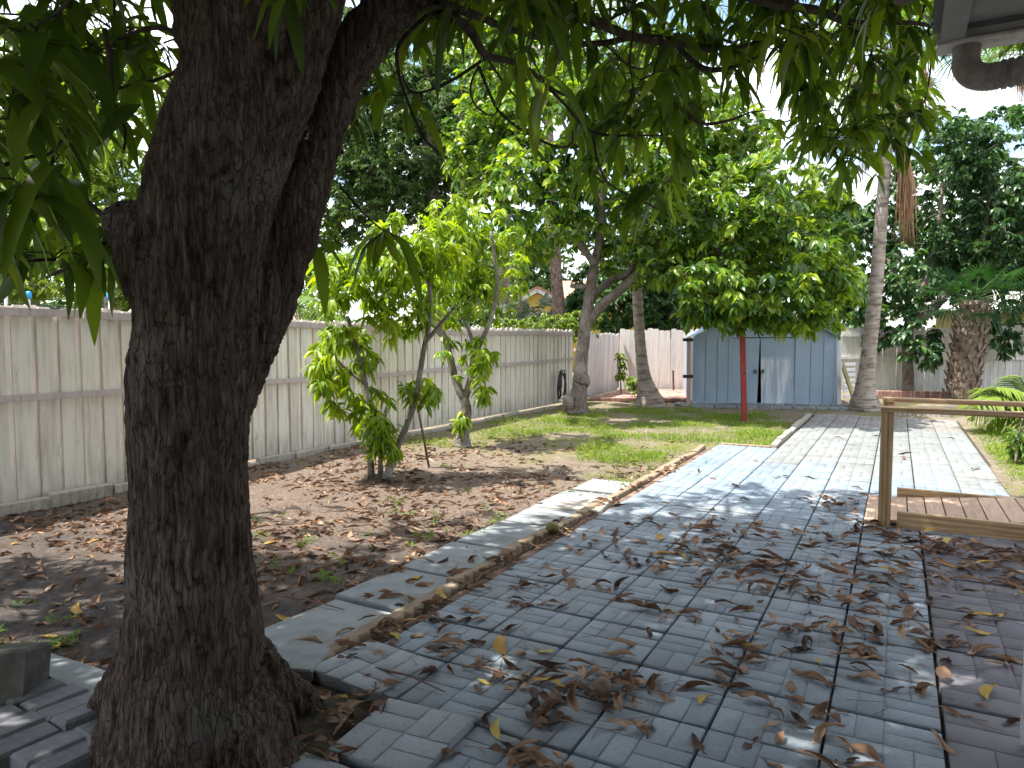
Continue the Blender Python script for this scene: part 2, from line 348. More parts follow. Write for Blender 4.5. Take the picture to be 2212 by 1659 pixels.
MT['house_wall'] = flat_mat('house_stucco', (.58, .57, .54), (.68, .67, .64), 12, .9, .15, bs=.4)
MT['roof_shingle'] = flat_mat('roof_shingle', (.12, .11, .1), (.22, .2, .18), 14, .9, .15, bs=.5)
MT['yellow_wall'] = flat_mat('yellow_wall', (.62, .46, .10), (.74, .56, .15), 3, .8, .2)
MT['terracotta'] = flat_mat('terracotta_roof', (.40, .20, .13), (.56, .32, .22), 5, .85, .2, bs=.5)
MT['white_trim'] = flat_mat('white_trim', (.74, .75, .77), (.82, .83, .84), 3, .6, .3)
MT['corr_yellow'] = flat_mat('yellowed_corrugated', (.34, .30, .12), (.56, .50, .24), 5, .6, .3, (1, 1, .4), var=.15)
MT['corr_grey'] = flat_mat('pale_corrugated', (.50, .50, .50), (.66, .66, .66), 4, .5, .4, var=.1)
MT['hose'] = flat_mat('black_hose', (.012, .013, .014), (.03, .03, .032), 8, .35, .5)
MT['blue_cap'] = flat_mat('blue_plastic', (.01, .22, .48), (.02, .32, .6), 8, .35, .5)
MT['pole_pale'] = flat_mat('pale_pole', (.5, .54, .56), (.66, .7, .7), 8, .5, .4)
MT['wire'] = flat_mat('wire_black', (.02, .02, .02), (.04, .04, .04), 8, .6, .3)
def net_mat():
    m, nt, b = nodes('black_netting'); setb(nt, b, (.05, .055, .06), .8, .1); b.inputs['Alpha'].default_value = .5; return m
MT['net'] = net_mat()
MT['stake'] = flat_mat('rusty_stake', (.10, .06, .045), (.22, .14, .1), 14, .85, .2, bs=.4)
MT['fruit_brown'] = flat_mat('brown_fruit_skin', (.10, .06, .045), (.19, .12, .085), 14, .6, .35, bs=.2)
MT['fruit_green'] = flat_mat('green_fruit_skin', (.09, .095, .025), (.18, .165, .04), 9, .5, .4, dirt=((.025, .02, .015), 16, .5, .95))
def dry_leaf(name, stops, obj_rand=True):
    m, nt, b = nodes(name)
    if obj_rand: f0 = nt.nodes.new('ShaderNodeObjectInfo').outputs['Random']
    else: f0 = attr(nt, 'rnd')
    n = noise(nt, coords(nt), 22, 4, .7); f = mathn(nt, 'ADD', mathn(nt, 'MULTIPLY', f0, .72), mathn(nt, 'MULTIPLY', n, .28))
    col = ramp(nt, f, stops); setb(nt, b, col, .6, .3); bump(nt, b, n, .4, .004)
    t = nt.nodes.new('ShaderNodeBsdfTranslucent'); nt.links.new(col, t.inputs['Color']); mx = nt.nodes.new('ShaderNodeMixShader'); mx.inputs[0].default_value = .15
    nt.links.new(b.outputs[0], mx.inputs[1]); nt.links.new(t.outputs[0], mx.inputs[2]); nt.links.new(mx.outputs[0], nt.nodes['Material Output'].inputs['Surface']); return m
BROWN = [(.12, (.05, .03, .021)), (.34, (.15, .08, .048)), (.58, (.28, .165, .10)), (.8, (.41, .27, .175)), (.97, (.53, .37, .23))]
MT['dry'] = dry_leaf('dry_brown_leaf', BROWN); MT['dry_mass'] = dry_leaf('dry_brown_litter', BROWN, False)
MT['dry_yellow'] = dry_leaf('yellow_fallen_leaf', [(.1, (.30, .14, .02)), (.5, (.48, .30, .05)), (.9, (.46, .42, .12))])

# ------------------------------------------------------------------ foliage
LT = {'mango': ([0, .06, .22, .48, .76, .93, 1], [.07, .28, .84, 1, .74, .28, .03]),
      'oval': ([0, .1, .3, .58, .84, 1], [.06, .3, .86, 1, .62, .06]),
      'low': ([0, .42, 1], [.08, 1, .05])}
def leaves(P, D, L, W, droop, rnd, kind='mango', fold=.25, roll=.9, r=rng):
    P, D = np.asarray(P, float), nrm(D); n = len(P); ts, ws = LT[kind]; k = len(ts)
    L = np.broadcast_to(L, n); W = np.broadcast_to(W, n); droop = np.broadcast_to(droop, n)
    S = np.cross(D, np.array([0, 0, 1.0])); bad = np.linalg.norm(S, axis=1) < .2; S[bad] = np.cross(D[bad], np.array([1., 0, 0])); S = nrm(S); N = np.cross(S, D)
    a = r.normal(0, roll, n)[:, None]; S, N = S * np.cos(a) + N * np.sin(a), N * np.cos(a) - S * np.sin(a)
    V = np.zeros((n, k, 3, 3))
    for i, (t, w) in enumerate(zip(ts, ws)):
        cpt = P + D * (L * t)[:, None]; cpt[:, 2] -= droop * L * t * t
        cpt = cpt + N * (L * .10 * math.sin(t * PI_))[:, None]
        hw = (W * .5 * w)[:, None]
        V[:, i, 0] = cpt - S * hw + N * hw * fold; V[:, i, 1] = cpt; V[:, i, 2] = cpt + S * hw + N * hw * fold
    fq = []
    for i in range(k - 1):
        for j in (0, 1): fq.append((i * 3 + j, i * 3 + j + 1, (i + 1) * 3 + j + 1, (i + 1) * 3 + j))
    fq = np.array(fq); Fq = (np.arange(n)[:, None, None] * (k * 3) + fq[None]).reshape(-1, 4)
    return V.reshape(-1, 3), Fq, np.repeat(rnd, len(fq))
def joinl(parts):
    Vs, Fs, Rs, o = [], [], [], 0
    for v, f, r_ in parts: Vs.append(v); Fs.append(f + o); Rs.append(r_); o += len(v)
    return np.concatenate(Vs), np.concatenate(Fs), np.concatenate(Rs)
def whorls(tips, tdir, nl, L, W, kind, down=.5, spread=1.0, droop=(.1, .5), back=.12, r=rng, fold=.25, lv=.25, roll=.9):
    """leaves set round each twig tip"""
    tips = np.asarray(tips); tdir = nrm(tdir); n = len(tips); cnt = r.integers(int(nl * .6), int(nl * 1.4) + 1, n)
    idx = np.repeat(np.arange(n), cnt); m = len(idx)
    az = r.uniform(0, 2 * PI_, m); ax = np.stack([np.cos(az), np.sin(az), np.zeros(m)], 1)
    D = tdir[idx] * r.uniform(.1, .9, m)[:, None] + ax * spread * r.uniform(.5, 1.1, m)[:, None]; D = nrm(D); D[:, 2] -= down * r.uniform(.2, 1.5, m)
    P = tips[idx] - tdir[idx] * (back * r.uniform(0, 1, m))[:, None] + r.normal(0, .012, (m, 3))
    tone = r.uniform(0, 1, n)[idx] * .55 + r.uniform(0, 1, m) * .45
    Ls = L * r.uniform(1 - lv, 1 + lv, m)
    return leaves(P, D, Ls, W * Ls / L * r.uniform(.85, 1.15, m), r.uniform(droop[0], droop[1], m), tone, kind, fold, roll, r)
def grow(nodes0, tips, mb, r0=.006, rk=.010, sag=.08, n=5, r=rng, root=None, minr=.0025):
    """each tip is joined to the nearest wood by a bent twig whose points become wood too; returns twig directions"""
    N = [np.asarray(p, float) for p in nodes0]; arr = np.zeros((len(N) + 4 * len(tips) + 8, 3)); arr[:len(N)] = N; c = len(N)
    root = arr[0].copy() if root is None else np.asarray(root); tips = np.asarray(tips)
    order = np.argsort(np.linalg.norm(arr[None, :c:max(1, c // 40)] - tips[:, None], axis=2).min(1)); td = np.zeros((len(tips), 3))
    for i in order:
        t = tips[i]; dd = np.linalg.norm(arr[:c] - t, axis=1) + .15 * np.maximum(0, np.linalg.norm(arr[:c] - root, axis=1) - np.linalg.norm(t - root))
        a = arr[int(np.argmin(dd))]; L = np.linalg.norm(t - a)
        if L < .03: td[i] = (0, 0, -1); continue
        q = r.normal(0, .10 * L, (2, 3)); bend = np.array([0, 0, sag * L])
        p1 = a + (t - a) * .35 + q[0] + bend * .8; p2 = a + (t - a) * .7 + q[1] + bend
        R0 = r0 + rk * L; mb.tube([a, p1, p2, t], [R0, R0 * .8, max(minr, R0 * .55), minr], n, cap=False)
        arr[c] = p1; arr[c + 1] = p2; arr[c + 2] = t; c += 3; td[i] = t - p2
    return nrm(td + 1e-6)
def ell_tips(ells, n, r, clump=.0, cs=1.2, shell=.55, thr=.5):
    """points in ellipsoids given as (px, py, dist, half width px, half height px, half depth m); biased to the outside, broken into clumps"""
    out = []; vol = np.array([e[3] * e[4] * (e[2] ** 2) for e in ells], float) ** .9; vol /= vol.sum()
    for e, w in zip(ells, vol):
        m = int(n * w * 3) + 8; q = nrm(r.normal(0, 1, (m, 3))) * (r.uniform(shell ** 3, 1, m) ** (1 / 3))[:, None]
        c = H(e[0], e[1], e[2]); s = e[2] / F
        P = c + RT * (q[:, :1] * e[3] * s) + np.array([0, 0, 1]) * (q[:, 1:2] * e[4] * s) + FH * (q[:, 2:] * e[5])
        if clump: 
            f = fbm(P * cs, 2, 5); P = P[f > np.quantile(f, thr * clump)]
        k = int(n * w) + 1; out.append(P[:k])
    return np.concatenate(out)
def tree(name, base, label, limbs, ells, ntips, nl, L, W, leafm, barkm, seed, kind='oval', down=.35, spread=1.0, droop=(.05, .4), clump=1.0, cs=1.2, shell=.5,
         cat='tree', group=None, r0=.006, rk=.012, n=5, carve=None, trunk_n=12, fold=.25, back=.12, crown='crown', thr=.5, twigs=True):
    """limbs[0] is the trunk: lists of (point, radius)"""
    r = np.random.default_rng(seed); t = thing(name, base, label, cat, group); mb = MB(); nodes0 = []
    for li, lb in enumerate(limbs):
        P, Rr = smooth_path([p for p, _ in lb], [q for _, q in lb], 5, .25 if li else .4, r)
        mb.tube(P, Rr, trunk_n if li == 0 else max(6, trunk_n - 3)); nodes0 += P[(len(P) // 3 if li == 0 else 0):]
    tips = ell_tips(ells, ntips, r, clump, cs, shell, thr)
    if carve is not None: tips = tips[carve(tips)]
    tb = MB(); td = grow(nodes0, tips, tb, r0, rk, n=n, r=r)
    if cat == 'young tree':
        for f_ in tb.f: mb.f.append(tuple(i + len(mb.v) for i in f_))
        mb.r += tb.r; mb.v += tb.v; twigs = False
    mb.build('trunk', barkm, t, True)
    if twigs: tb.build('branches', barkm, t, True)
    V, Fq, rn = whorls(tips, td, nl, L, W, kind, down, spread, droop, back, r, fold)
    link(crown, npmesh(crown, V, Fq, rn), leafm, t, kind != 'low'); return t
def smooth_path(P, Rr, sub=5, wob=.3, r=rng):
    P = [np.asarray(p, float) for p in P]; out, rad = [], []
    for i in range(len(P) - 1):
        p0, p1, p2, p3 = P[max(i - 1, 0)], P[i], P[i + 1], P[min(i + 2, len(P) - 1)]
        for s in range(sub):
            t = s / sub; out.append(.5 * ((2 * p1) + (-p0 + p2) * t + (2 * p0 - 5 * p1 + 4 * p2 - p3) * t * t + (-p0 + 3 * p1 - 3 * p2 + p3) * t ** 3))
            rr = Rr[i] * (1 - t) + Rr[i + 1] * t; rad.append(rr * (1 + wob * r.uniform(-.12, .12)))
            out[-1] = out[-1] + r.normal(0, .06 * wob * rr, 3)
    out.append(P[-1]); rad.append(Rr[-1]); return out, rad
# ================================================================== SETTING: ground, path
def axis(lo, hi, step, far):
    a = list(np.arange(lo, hi, step)); o = []; s = step; x = lo
    while x > -far: s *= 1.5; x -= s; o.insert(0, x)
    s = step; x = a[-1]; e = []
    while x < far: s *= 1.5; x += s; e.append(x)
    return np.array(o + a + e)
ax, ay = axis(-7.6, 2.6, .07, 150), axis(-1, 20, .09, 150)
gx, gy = np.meshgrid(ax, ay, indexing='ij'); gp = np.stack([gx.ravel(), gy.ravel(), np.zeros(gx.size)], 1)
near = np.exp(-np.maximum(0, np.abs(gp[:, 0] + 3) - 8) / 4) * np.exp(-np.maximum(0, np.abs(gp[:, 1] - 8) - 14) / 4)
gz = (fbm(gp * .9, 4, 3) - .5) * .09 + (fbm(gp * 6, 3, 9) - .5) * .035 - .03
gz += .07 * np.exp(-((gp[:, 0] + 2.9) ** 2 + (gp[:, 1] - 3.55) ** 2) / .03)
pv = ((gp[:, 0] > -2.5) & (gp[:, 1] < 10.4)) | (gp[:, 0] > -1.6) & (gp[:, 1] < 15.6)
gz = np.where(pv & (gp[:, 0] < 1.2), np.minimum(gz, -.035), gz)
gz = gz * near - .01 * (1 - near); gp[:, 2] = gz
nx_, ny_ = len(ax), len(ay); ii = (np.arange(nx_ - 1)[:, None] * ny_ + np.arange(ny_ - 1)[None]).ravel()
tag(link('ground', npmesh('ground', gp, np.stack([ii, ii + ny_, ii + ny_ + 1, ii + 1], 1)), MT['soil'], None, True), kind='structure')
def gz_at(x, y):
    i = np.clip(np.searchsorted(ax, x), 1, nx_ - 1); j = np.clip(np.searchsorted(ay, y), 1, ny_ - 1)
    Z = gz.reshape(nx_, ny_); return Z[i, j] * .5 + Z[i - 1, j - 1] * .5

# the slabs of the path: raised brick faces with chamfers, grooves between, dark joints under
pV, pF, pC = [], [], []
def brick_top(x0, x1, y0, y1, z, tone, tx, ty, ch=.0036, deep=.05, M4=None):
    o = len(pV); ch2 = ch
    for (a, b, zz) in ((x0, y0, -deep), (x1, y0, -deep), (x1, y1, -deep), (x0, y1, -deep), (x0, y0, -ch2), (x1, y0, -ch2), (x1, y1, -ch2), (x0, y1, -ch2),
                       (x0 + ch, y0 + ch, 0), (x1 - ch, y0 + ch, 0), (x1 - ch, y1 - ch, 0), (x0 + ch, y1 - ch, 0)):
        p = Vector((a, b, zz + z + tx * (a - (x0 + x1) / 2) + ty * (b - (y0 + y1) / 2))); 
        if M4 is not None: p = M4 @ p
        pV.append(tuple(p))
    fs = [(8, 9, 10, 11)] + [(4 + q, 4 + (q + 1) % 4, 8 + (q + 1) % 4, 8 + q) for q in range(4)] + [(q, (q + 1) % 4, 4 + (q + 1) % 4, 4 + q) for q in range(4)]
    for f in fs: pF.append(tuple(o + i for i in f)); pC.append(tone)
def slab(x0, x1, y0, y1, base, z=0.0, flip=0, M4=None, gap=.0055):
    """one cast slab: pairs of bricks, crosswise by quarters"""
    tz, sx, sy = z + random.gauss(0, .0015), random.gauss(0, .0022), random.gauss(0, .0022)
    x0 += gap * .8; x1 -= gap * .8; y0 += gap * 1.9; y1 -= gap * 1.9; g = .0026
    xm, ym = (x0 + x1) / 2 + random.uniform(-.006, .006), (y0 + y1) / 2; st = random.uniform(.88, 1.10)
    for qx in (0, 1):
        for qy in (0, 1):
            a, b = (x0, xm) if qx == 0 else (xm, x1); c, d = (y0, ym) if qy == 0 else (ym, y1)
            if (qx + qy + flip) % 2:
                cells = [(a, (a + b) / 2, c, d), ((a + b) / 2, b, c, d)]
            else: cells = [(a, b, c, (c + d) / 2), (a, b, (c + d) / 2, d)]
            for (u0, u1, w0, w1) in cells:
                k = st * random.uniform(.86, 1.10); tone = [v * k for v in base]
                brick_top(u0 + g, u1 - g, w0 + g, w1 - g, tz + random.gauss(0, .0008) + sx * ((u0 + u1) / 2 - xm) + sy * ((w0 + w1) / 2 - ym), tone, sx, sy, M4=M4)
    brick_top(x0 + .001, x1 - .001, y0 + .001, y1 - .001, tz - .0042, [v * .82 for v in base], sx, sy, ch=.002, M4=M4)
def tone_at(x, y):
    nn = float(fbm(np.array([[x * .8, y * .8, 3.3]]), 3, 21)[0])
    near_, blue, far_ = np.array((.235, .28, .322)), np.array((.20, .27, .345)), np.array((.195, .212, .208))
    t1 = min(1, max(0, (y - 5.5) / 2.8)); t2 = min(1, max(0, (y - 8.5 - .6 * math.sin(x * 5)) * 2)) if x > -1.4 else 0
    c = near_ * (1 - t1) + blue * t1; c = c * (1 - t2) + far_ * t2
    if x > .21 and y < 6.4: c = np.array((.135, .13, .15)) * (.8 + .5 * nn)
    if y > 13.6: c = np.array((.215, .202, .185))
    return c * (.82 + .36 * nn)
S4 = .4; joint = .0
for i in range(6):
    x0 = -2.2 + i * S4
    for j in range(-9, 20):
        y0 = 2.3 + j * S4 + random.uniform(-.003, .003) + (i % 2) * .0
        if y0 + .4 > 10.35: continue
        if i == 0 and y0 < 2.25: continue
        if i == 1 and y0 < 2.25: continue
        if i == 0 and y0 < 2.0: continue
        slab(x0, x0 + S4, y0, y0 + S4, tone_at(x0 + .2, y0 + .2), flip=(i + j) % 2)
for i in range(2):
    x0 = .203 + i * S4
    for j in range(10, 20):
        y0 = 2.3 + j * S4
        if y0 + .4 > 10.35: continue
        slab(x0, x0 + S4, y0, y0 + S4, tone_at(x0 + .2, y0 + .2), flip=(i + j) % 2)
for i in range(6):
    x0 = -1.40 + i * S4
    for j in range(13):
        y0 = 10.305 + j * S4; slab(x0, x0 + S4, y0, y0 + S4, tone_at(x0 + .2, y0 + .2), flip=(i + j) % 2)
for i in range(5):
    x0 = .204 + i * .605
    for j in range(-6, 7):
        y0 = 2.14 + j * .605
        if y0 > 5.9 or (x0 > .5 and y0 < 2.8): continue
        slab(x0, x0 + .6, y0, y0 + .6, tone_at(x0 + .3, min(6, y0 + .3)), flip=(i + j) % 2)
tag(link('paved_path', npmesh('paved_path', pV, np.array(pF), None, pC), MT['paver']), kind='structure')
mb = MB(); mb.box((-.98, 3.9, -.06), (2.44, 12.7, .06)); mb.box((-.2, 12.9, -.061), (2.5, 5.3, .06)); mb.box((1.2, 2.4, -.0605), (1.9, 8.0, .06)); mb.box((.62, 8.3, -.0615), (.8, 3.8, .06))
tag(mb.build('path_bed', MT['moss_dirt']), kind='structure')
# loose slab by the mango tree
def loose_slab(name, x0, y0, sx, sy, z, rx, ry, rz, label, base=(.27, .30, .33)):
    global pV, pF, pC
    pV, pF, pC = [], [], []
    M4 = Matrix.Translation((x0 + sx / 2, y0 + sy / 2, z)) @ Matrix.Rotation(rz, 4, 'Z') @ Matrix.Rotation(rx, 4, 'X') @ Matrix.Rotation(ry, 4, 'Y')
    slab(-sx / 2, sx / 2, -sy / 2, sy / 2, base, 0, 1, M4); o = link(name, npmesh(name, pV, np.array(pF), None, pC), MT['paver'])
    return tag(o, label, 'paving slab', 'loose slabs around the mango tree')
loose_slab('loose_slab', -1.80, 1.88, .41, .41, .022, R(2), R(-1.5), R(3), 'lifted square slab embossed with bricks, nearest the bare hole by the trunk')
loose_slab('loose_slab', -1.84, 1.44, .41, .41, .01, R(.6), R(.6), R(2), 'slab at the bottom edge of the photo, in front of the lifted slab')
loose_slab('loose_slab', -2.28, 2.28, .42, .42, .012, R(-1.5), R(1.5), R(-4), 'cracked slab with chipped corners, between the hole and the edging')
# smooth concrete slabs along the edging
SL = [(2.40, .66, -4), (3.08, .60, -2), (3.70, .64, 2), (4.36, .70, -1), (5.10, .62, 2), (5.76, .66, -2), (6.50, .55, 1)]
SLL = ['worn concrete slab nearest the mango trunk, beside the scalloped edging', 'smooth grey slab next after the worn slab nearest the trunk', 'smooth grey slab beside the edging, third from the mango trunk', 'smooth grey slab beside the edging, fourth from the mango trunk',
       'smooth grey slab beside the edging, fifth from the mango trunk', 'smooth grey slab beside the edging, sixth from the mango trunk', 'last grey slab of the row beside the edging, farthest from the trunk']
for k, (y, ln, a) in enumerate(SL):
    mb = MB(); mb.box((0, 0, 0), (.46 + .02 * (k % 2), ln - .012, .06), Matrix.Rotation(R(a * .4), 3, 'Z') @ Matrix.Rotation(R(a * .4), 3, 'X'), None, .008)
    o = mb.build('concrete_slab', MT['concrete']); o.location = (-2.595 - .008 * (k % 3), y + ln / 2, -.02); tag(o, SLL[k], 'concrete slab', 'slabs along the scalloped edging')
for (px, py, sx, sy, rz, lb) in ((1245, 1092, .55, .5, 8, 'sandy square stepping stone set in the lawn edge beside the edging'), (640, 1432, .26, .24, 20, 'small broken slab tucked against the right of the trunk')):
    p = G(px, py); mb = MB(); mb.box((0, 0, 0), (sx, sy, .06), Matrix.Rotation(R(rz), 3, 'Z'), None, .008)
    o = mb.build('stepping_stone', MT['edger_pale'] if px > 1000 else MT['concrete']); o.location = (p[0], p[1], .0); tag(o, lb, 'paving slab')
# scalloped edging, one piece after the other
def edger_mesh(L, h=.085, w=.085):
    """flat topped edging, wavy in plan"""
    mb = MB(); n = max(3, int(round(L / .078))); m = n * 8; vs = []
    for q in range(m + 1):
        t = q / m; x = -L / 2 + L * t; f = w / 2 * (.72 + .34 * abs(math.sin(PI_ * t * n))); g = w / 2 * (.72 + .34 * abs(math.cos(PI_ * t * n)))
        vs += [(x, -f, -.05), (x, -f, h - .010), (x, -f + .010, h), (x, g - .010, h), (x, g, h - .010), (x, g, -.05)]
    fs = [(i * 6 + k, (i + 1) * 6 + k, (i + 1) * 6 + k + 1, i * 6 + k + 1) for i in range(m) for k in range(5)] + [tuple(range(5, -1, -1)), tuple(m * 6 + k for k in range(6))]
    mb.add(vs, fs); return mb
EDG = edger_mesh(.58).mesh('garden_edger'); EDG.materials.append(MT['edger']); EDGP = edger_mesh(.58).mesh('garden_edger'); EDGP.materials.append(MT['edger_pale'])
def edge_run(a, b, me, label, group, z=.0, zj=.012, sc=1.0):
    a, b = np.array(a, float), np.array(b, float); L = np.linalg.norm(b - a); n = max(1, int(L / (.6 * sc))); ang = math.atan2(b[1] - a[1], b[0] - a[0])
    for k in range(n):
        p = a + (b - a) * (k + .5) / n; o = bpy.data.objects.new('garden_edger', me); C.objects.link(o)
        o.location = (p[0] + random.gauss(0, .008), p[1] + random.gauss(0, .008), z + random.gauss(0, zj)); o.rotation_euler = (R(random.gauss(0, 4)), R(random.gauss(0, 1)), ang + R(random.gauss(0, 1.6))); o.scale = (sc * L / (n * .6 * sc), 1, 1)
        tag(o, label, 'garden edging', group)
edge_run((-2.33, 2.3), (-2.33, 10.0), EDG, 'brown scalloped edging piece between the grey slabs and the blue path', 'brown scalloped edging along the near path', -.056, .008)
edge_run((-1.50, 10.5), (-1.50, 15.3), EDGP, 'pale edging piece where the lawn meets the far narrow path', 'pale edging along the far path', -.06)
edge_run((-2.2, 10.38), (-1.5, 10.38), EDG, 'edging piece across the step where the path narrows', None, -.07)
edge_run((-6.86, 1.2), (-6.84, 4.9), EDGP, 'round topped edging piece at the foot of the near white fence', 'edging along the foot of the white fence', -.03)
edge_run((-6.84, 4.9), (-6.72, 14.5), EDGP, 'low kerb piece at the foot of the white fence behind the young trees', 'kerb along the far white fence', -.07)
pe = G(1905, 893); edge_run((pe[0], pe[1]), G(2060, 900)[:2], EDGP, 'white scalloped edging piece in front of the back planting bed', 'white edging of the back bed', -.02)
# red brick strip between edging and path
mb = MB()
for k in range(34):
    y = 2.6 + k * .22; mb.box((-2.235, y, -.035 + random.gauss(0, .003)), (.07, .205, .05), Matrix.Rotation(R(random.gauss(0, 1.5)), 3, 'Z'), None, .006)
tag(mb.build('red_brick_strip', MT['strip_brick']), kind='structure')
# red patio at the fence corner and paving in front of the shed
def flat_poly(name, pts, z, mat, th=.04):
    mb = MB(); mb.prism([(p[0], p[1]) for p in pts], (0, 0, z - th), (1, 0, 0), (0, 1, 0), (0, 0, 1), th); return tag(mb.build(name, mat), kind='structure')
q = [G(1270, 865), G(1500, 868), G(1500, 846), G(1345, 846)]
mb = MB(); e1 = nrm(q[1] - q[0]); e2 = nrm(np.cross([0, 0, 1], e1))
A0, A1, A2, A3 = [np.array(p) for p in q]
for i in range(20):
    for j in range(12):
        u, v = (i + .5) / 20, (j + .5) / 12; p = (A0 * (1 - u) + A1 * u) * (1 - v) + (A3 * (1 - u) + A2 * u) * v
        mb.box((p[0], p[1], .03 + random.gauss(0, .003)), (np.linalg.norm(A1 - A0) / 20 - .01, np.linalg.norm(A3 - A0) / 12 - .01, .08), Matrix.Rotation(math.atan2(e1[1], e1[0]), 3, 'Z'), None, .006)
tag(mb.build('red_patio', MT['red_paver']), kind='structure')
SB0, SB1 = G(1497, 874), G(1803, 878)          # shed front, left and right foot
sdx = nrm(SB1 - SB0); sdn = np.array([-sdx[1], sdx[0], 0])     # along the front, into the shed
mb = MB()
for row in range(2):
    for i in range(17):
        p = SB0 - sdx * .3 + sdx * (i * .24 + row * .1) - sdn * (.14 + row * .3); mb.box((p[0], p[1], -.0 + (.02 if row == 0 else 0)), (.225, .27, .06), Matrix.Rotation(math.atan2(sdx[1], sdx[0]) + R(random.gauss(0, 1)), 3, 'Z'), None, .008)
tag(mb.build('shed_pavement', MT['concrete']), kind='structure')

# ================================================================== FENCES
def board_run(mbs, a, b, h0, pitch, bw, th, lean=0.0, hvar=.012, skip=(), back=True, dog=True, nrm_side=1, gap=(0, 0)):
    a, b = np.array(a, float), np.array(b, float); L = np.linalg.norm((b - a)[:2]); d = (b - a) / L; d[2] = 0; d = nrm(d); nv = np.array([-d[1], d[0], 0]) * nrm_side
    n = int(L / pitch)
    def board(s, w, off, hh, r):
        c = .028 if dog else .001; hh = hh + random.gauss(0, hvar); tl = lean + random.gauss(0, .004)
        poly = [(-w / 2, 0.02), (w / 2, 0.02), (w / 2 + tl * hh, hh - c), (w / 2 - c + tl * hh, hh), (-w / 2 + c + tl * hh, hh), (-w / 2 + tl * hh, hh - c)]
        p = a + d * s + nv * off; rot = random.gauss(0, .012)
        dd = d * math.cos(rot) + nv * math.sin(rot); n2 = nv * math.cos(rot) - d * math.sin(rot)
        mbs.prism(poly, p, dd, (0, 0, 1), n2, th, r)
    for k in range(n):
        if k in skip: continue
        s = (k + .5) * pitch; h = h0 if not isinstance(h0, tuple) else h0[0] + (h0[1] - h0[0]) * min(1, max(0, (s - 5) / 8)); board(s, bw * random.uniform(.94, 1.03), random.gauss(0, .003), h, random.random() * .86)
        if back: board(s + pitch / 2, bw * .98, -th - .006 + random.gauss(0, .002), h, random.uniform(.93, 1.0))
FX0, FX1 = -7.02, -6.88
t = thing('white_fence', (FX0, 8, 0), 'long whitewashed board fence with a top rail running along the left of the yard', 'fence')
mb = MB(); board_run(mb, (FX0, -2.5, 0), (FX1, 15.9, 0), (1.815, 1.72), .205, .15, .018, nrm_side=-1); mb.build('boards', MT['fence'], t)
rails = MB()
def wavy_rail(mbx, y0, y1, z0, z1, w, wob, xo=.03, h=.07, thick=.03):
    n = max(2, int((y1 - y0) / .6)); pr = None
    for k in range(n + 1):
        y = y0 + (y1 - y0) * k / n; fx = FX0 + (FX1 - FX0) * (y + 2.5) / 18.4 + xo; z = z0 + (z1 - z0) * k / n + wob * math.sin(y * 1.3) * .5 + wob * math.sin(y * .47 + 1)
        p = (fx, y, z)
        if pr: mbx.bar(pr, p, thick, h, r=.5)
        pr = p
mb = MB(); wavy_rail(mb, -2.5, 4.08, 1.752, 1.745, 0, 0, .04); mb.build('top_rail', MT['fence_rail'], t)
mb = MB(); wavy_rail(mb, 4.1, 9.9, 1.735, 1.645, 0, 0, .04); mb.build('top_rail', MT['fence_rail'], t)
mb = MB(); wavy_rail(mb, 9.93, 15.8, 1.62, 1.63, 0, 0, .04); mb.build('top_rail', MT['fence_rail'], t)
mb = MB(); wavy_rail(mb, -2.5, 15.8, .96, 1.0, 0, .022, .045, .06); mb.build('middle_rail', MT['fence_rail'], t)
CR = G(1336, 843)                                   # fence corner
t = thing('leaning_fence', (FX1, 17, 0), 'pinkish fence section of leaning pickets between the avocado trunk and the corner', 'fence')
mb = MB(); board_run(mb, (FX1 + .05, 15.95, 0), (CR[0] + .02, CR[1] - .15, 0), 1.66, .15, .147, .018, .10, .025, back=False, nrm_side=-1)
mb.build('boards', MT['fence_pink'], t)
mb = MB(); mb.bar((FX1 - .03, 16, 1.25), (CR[0] - .05, CR[1] - .15, 1.22), .05, .08); mb.build('back_rail', MT['fence_rail'], t)
BK = [CR, G(1500, 846), G(1812, 852), G(2060, 854.5), G(2300, 857)]
t = thing('back_fence', BK[1], 'whitewashed back fence of wide boards between the corner and the blue shed', 'fence')
mb = MB(); board_run(mb, (CR[0], CR[1], 0), (BK[1][0] + .7 * (BK[2][0] - BK[1][0]) * .5, BK[1][1] + .35 * (BK[2][1] - BK[1][1]), 0), 1.78, .165, .16, .018, 0, .02, back=False, nrm_side=-1); mb.build('boards', MT['fence_pink'], t)
mb = MB(); mb.bar((CR[0], CR[1] + .06, 1.3), (BK[1][0], BK[1][1] + .06, 1.3), .05, .08); mb.build('back_rail', MT['fence_rail'], t)
t = thing('grey_fence', BK[3], 'shaded grey board fence with a mid rail behind the palms on the right', 'fence')
e = BK[4] + (BK[4] - BK[3]) * .8; s0 = BK[2]; dv = nrm((e - s0) * [1, 1, 0])
mb = MB(); board_run(mb, (s0[0], s0[1], .1), (e[0], e[1], .1), 1.72, .18, .172, .018, 0, .02, back=False, nrm_side=-1, skip=()); mb.build('boards', MT['fence_grey'], t)
fn = np.array([dv[1], -dv[0], 0])
mb = MB(); mb.bar(s0 + fn * .05 + [0, 0, 1.0], e + fn * .05 + [0, 0, 1.0], .05, .07); mb.build('middle_rail', MT['fence_grey'], t)
mb = MB(); mb.bar(s0 + fn * .05 + [0, 0, 1.62], e + fn * .05 + [0, 0, 1.62], .05, .08); mb.build('top_rail', MT['fence_grey'], t)
t = thing('brick_edging', BK[3], 'low row of red bricks at the foot of the shaded back fence', 'edging'); mb = MB()
p0 = G(1893, 858) ; p1 = G(2075, 860)
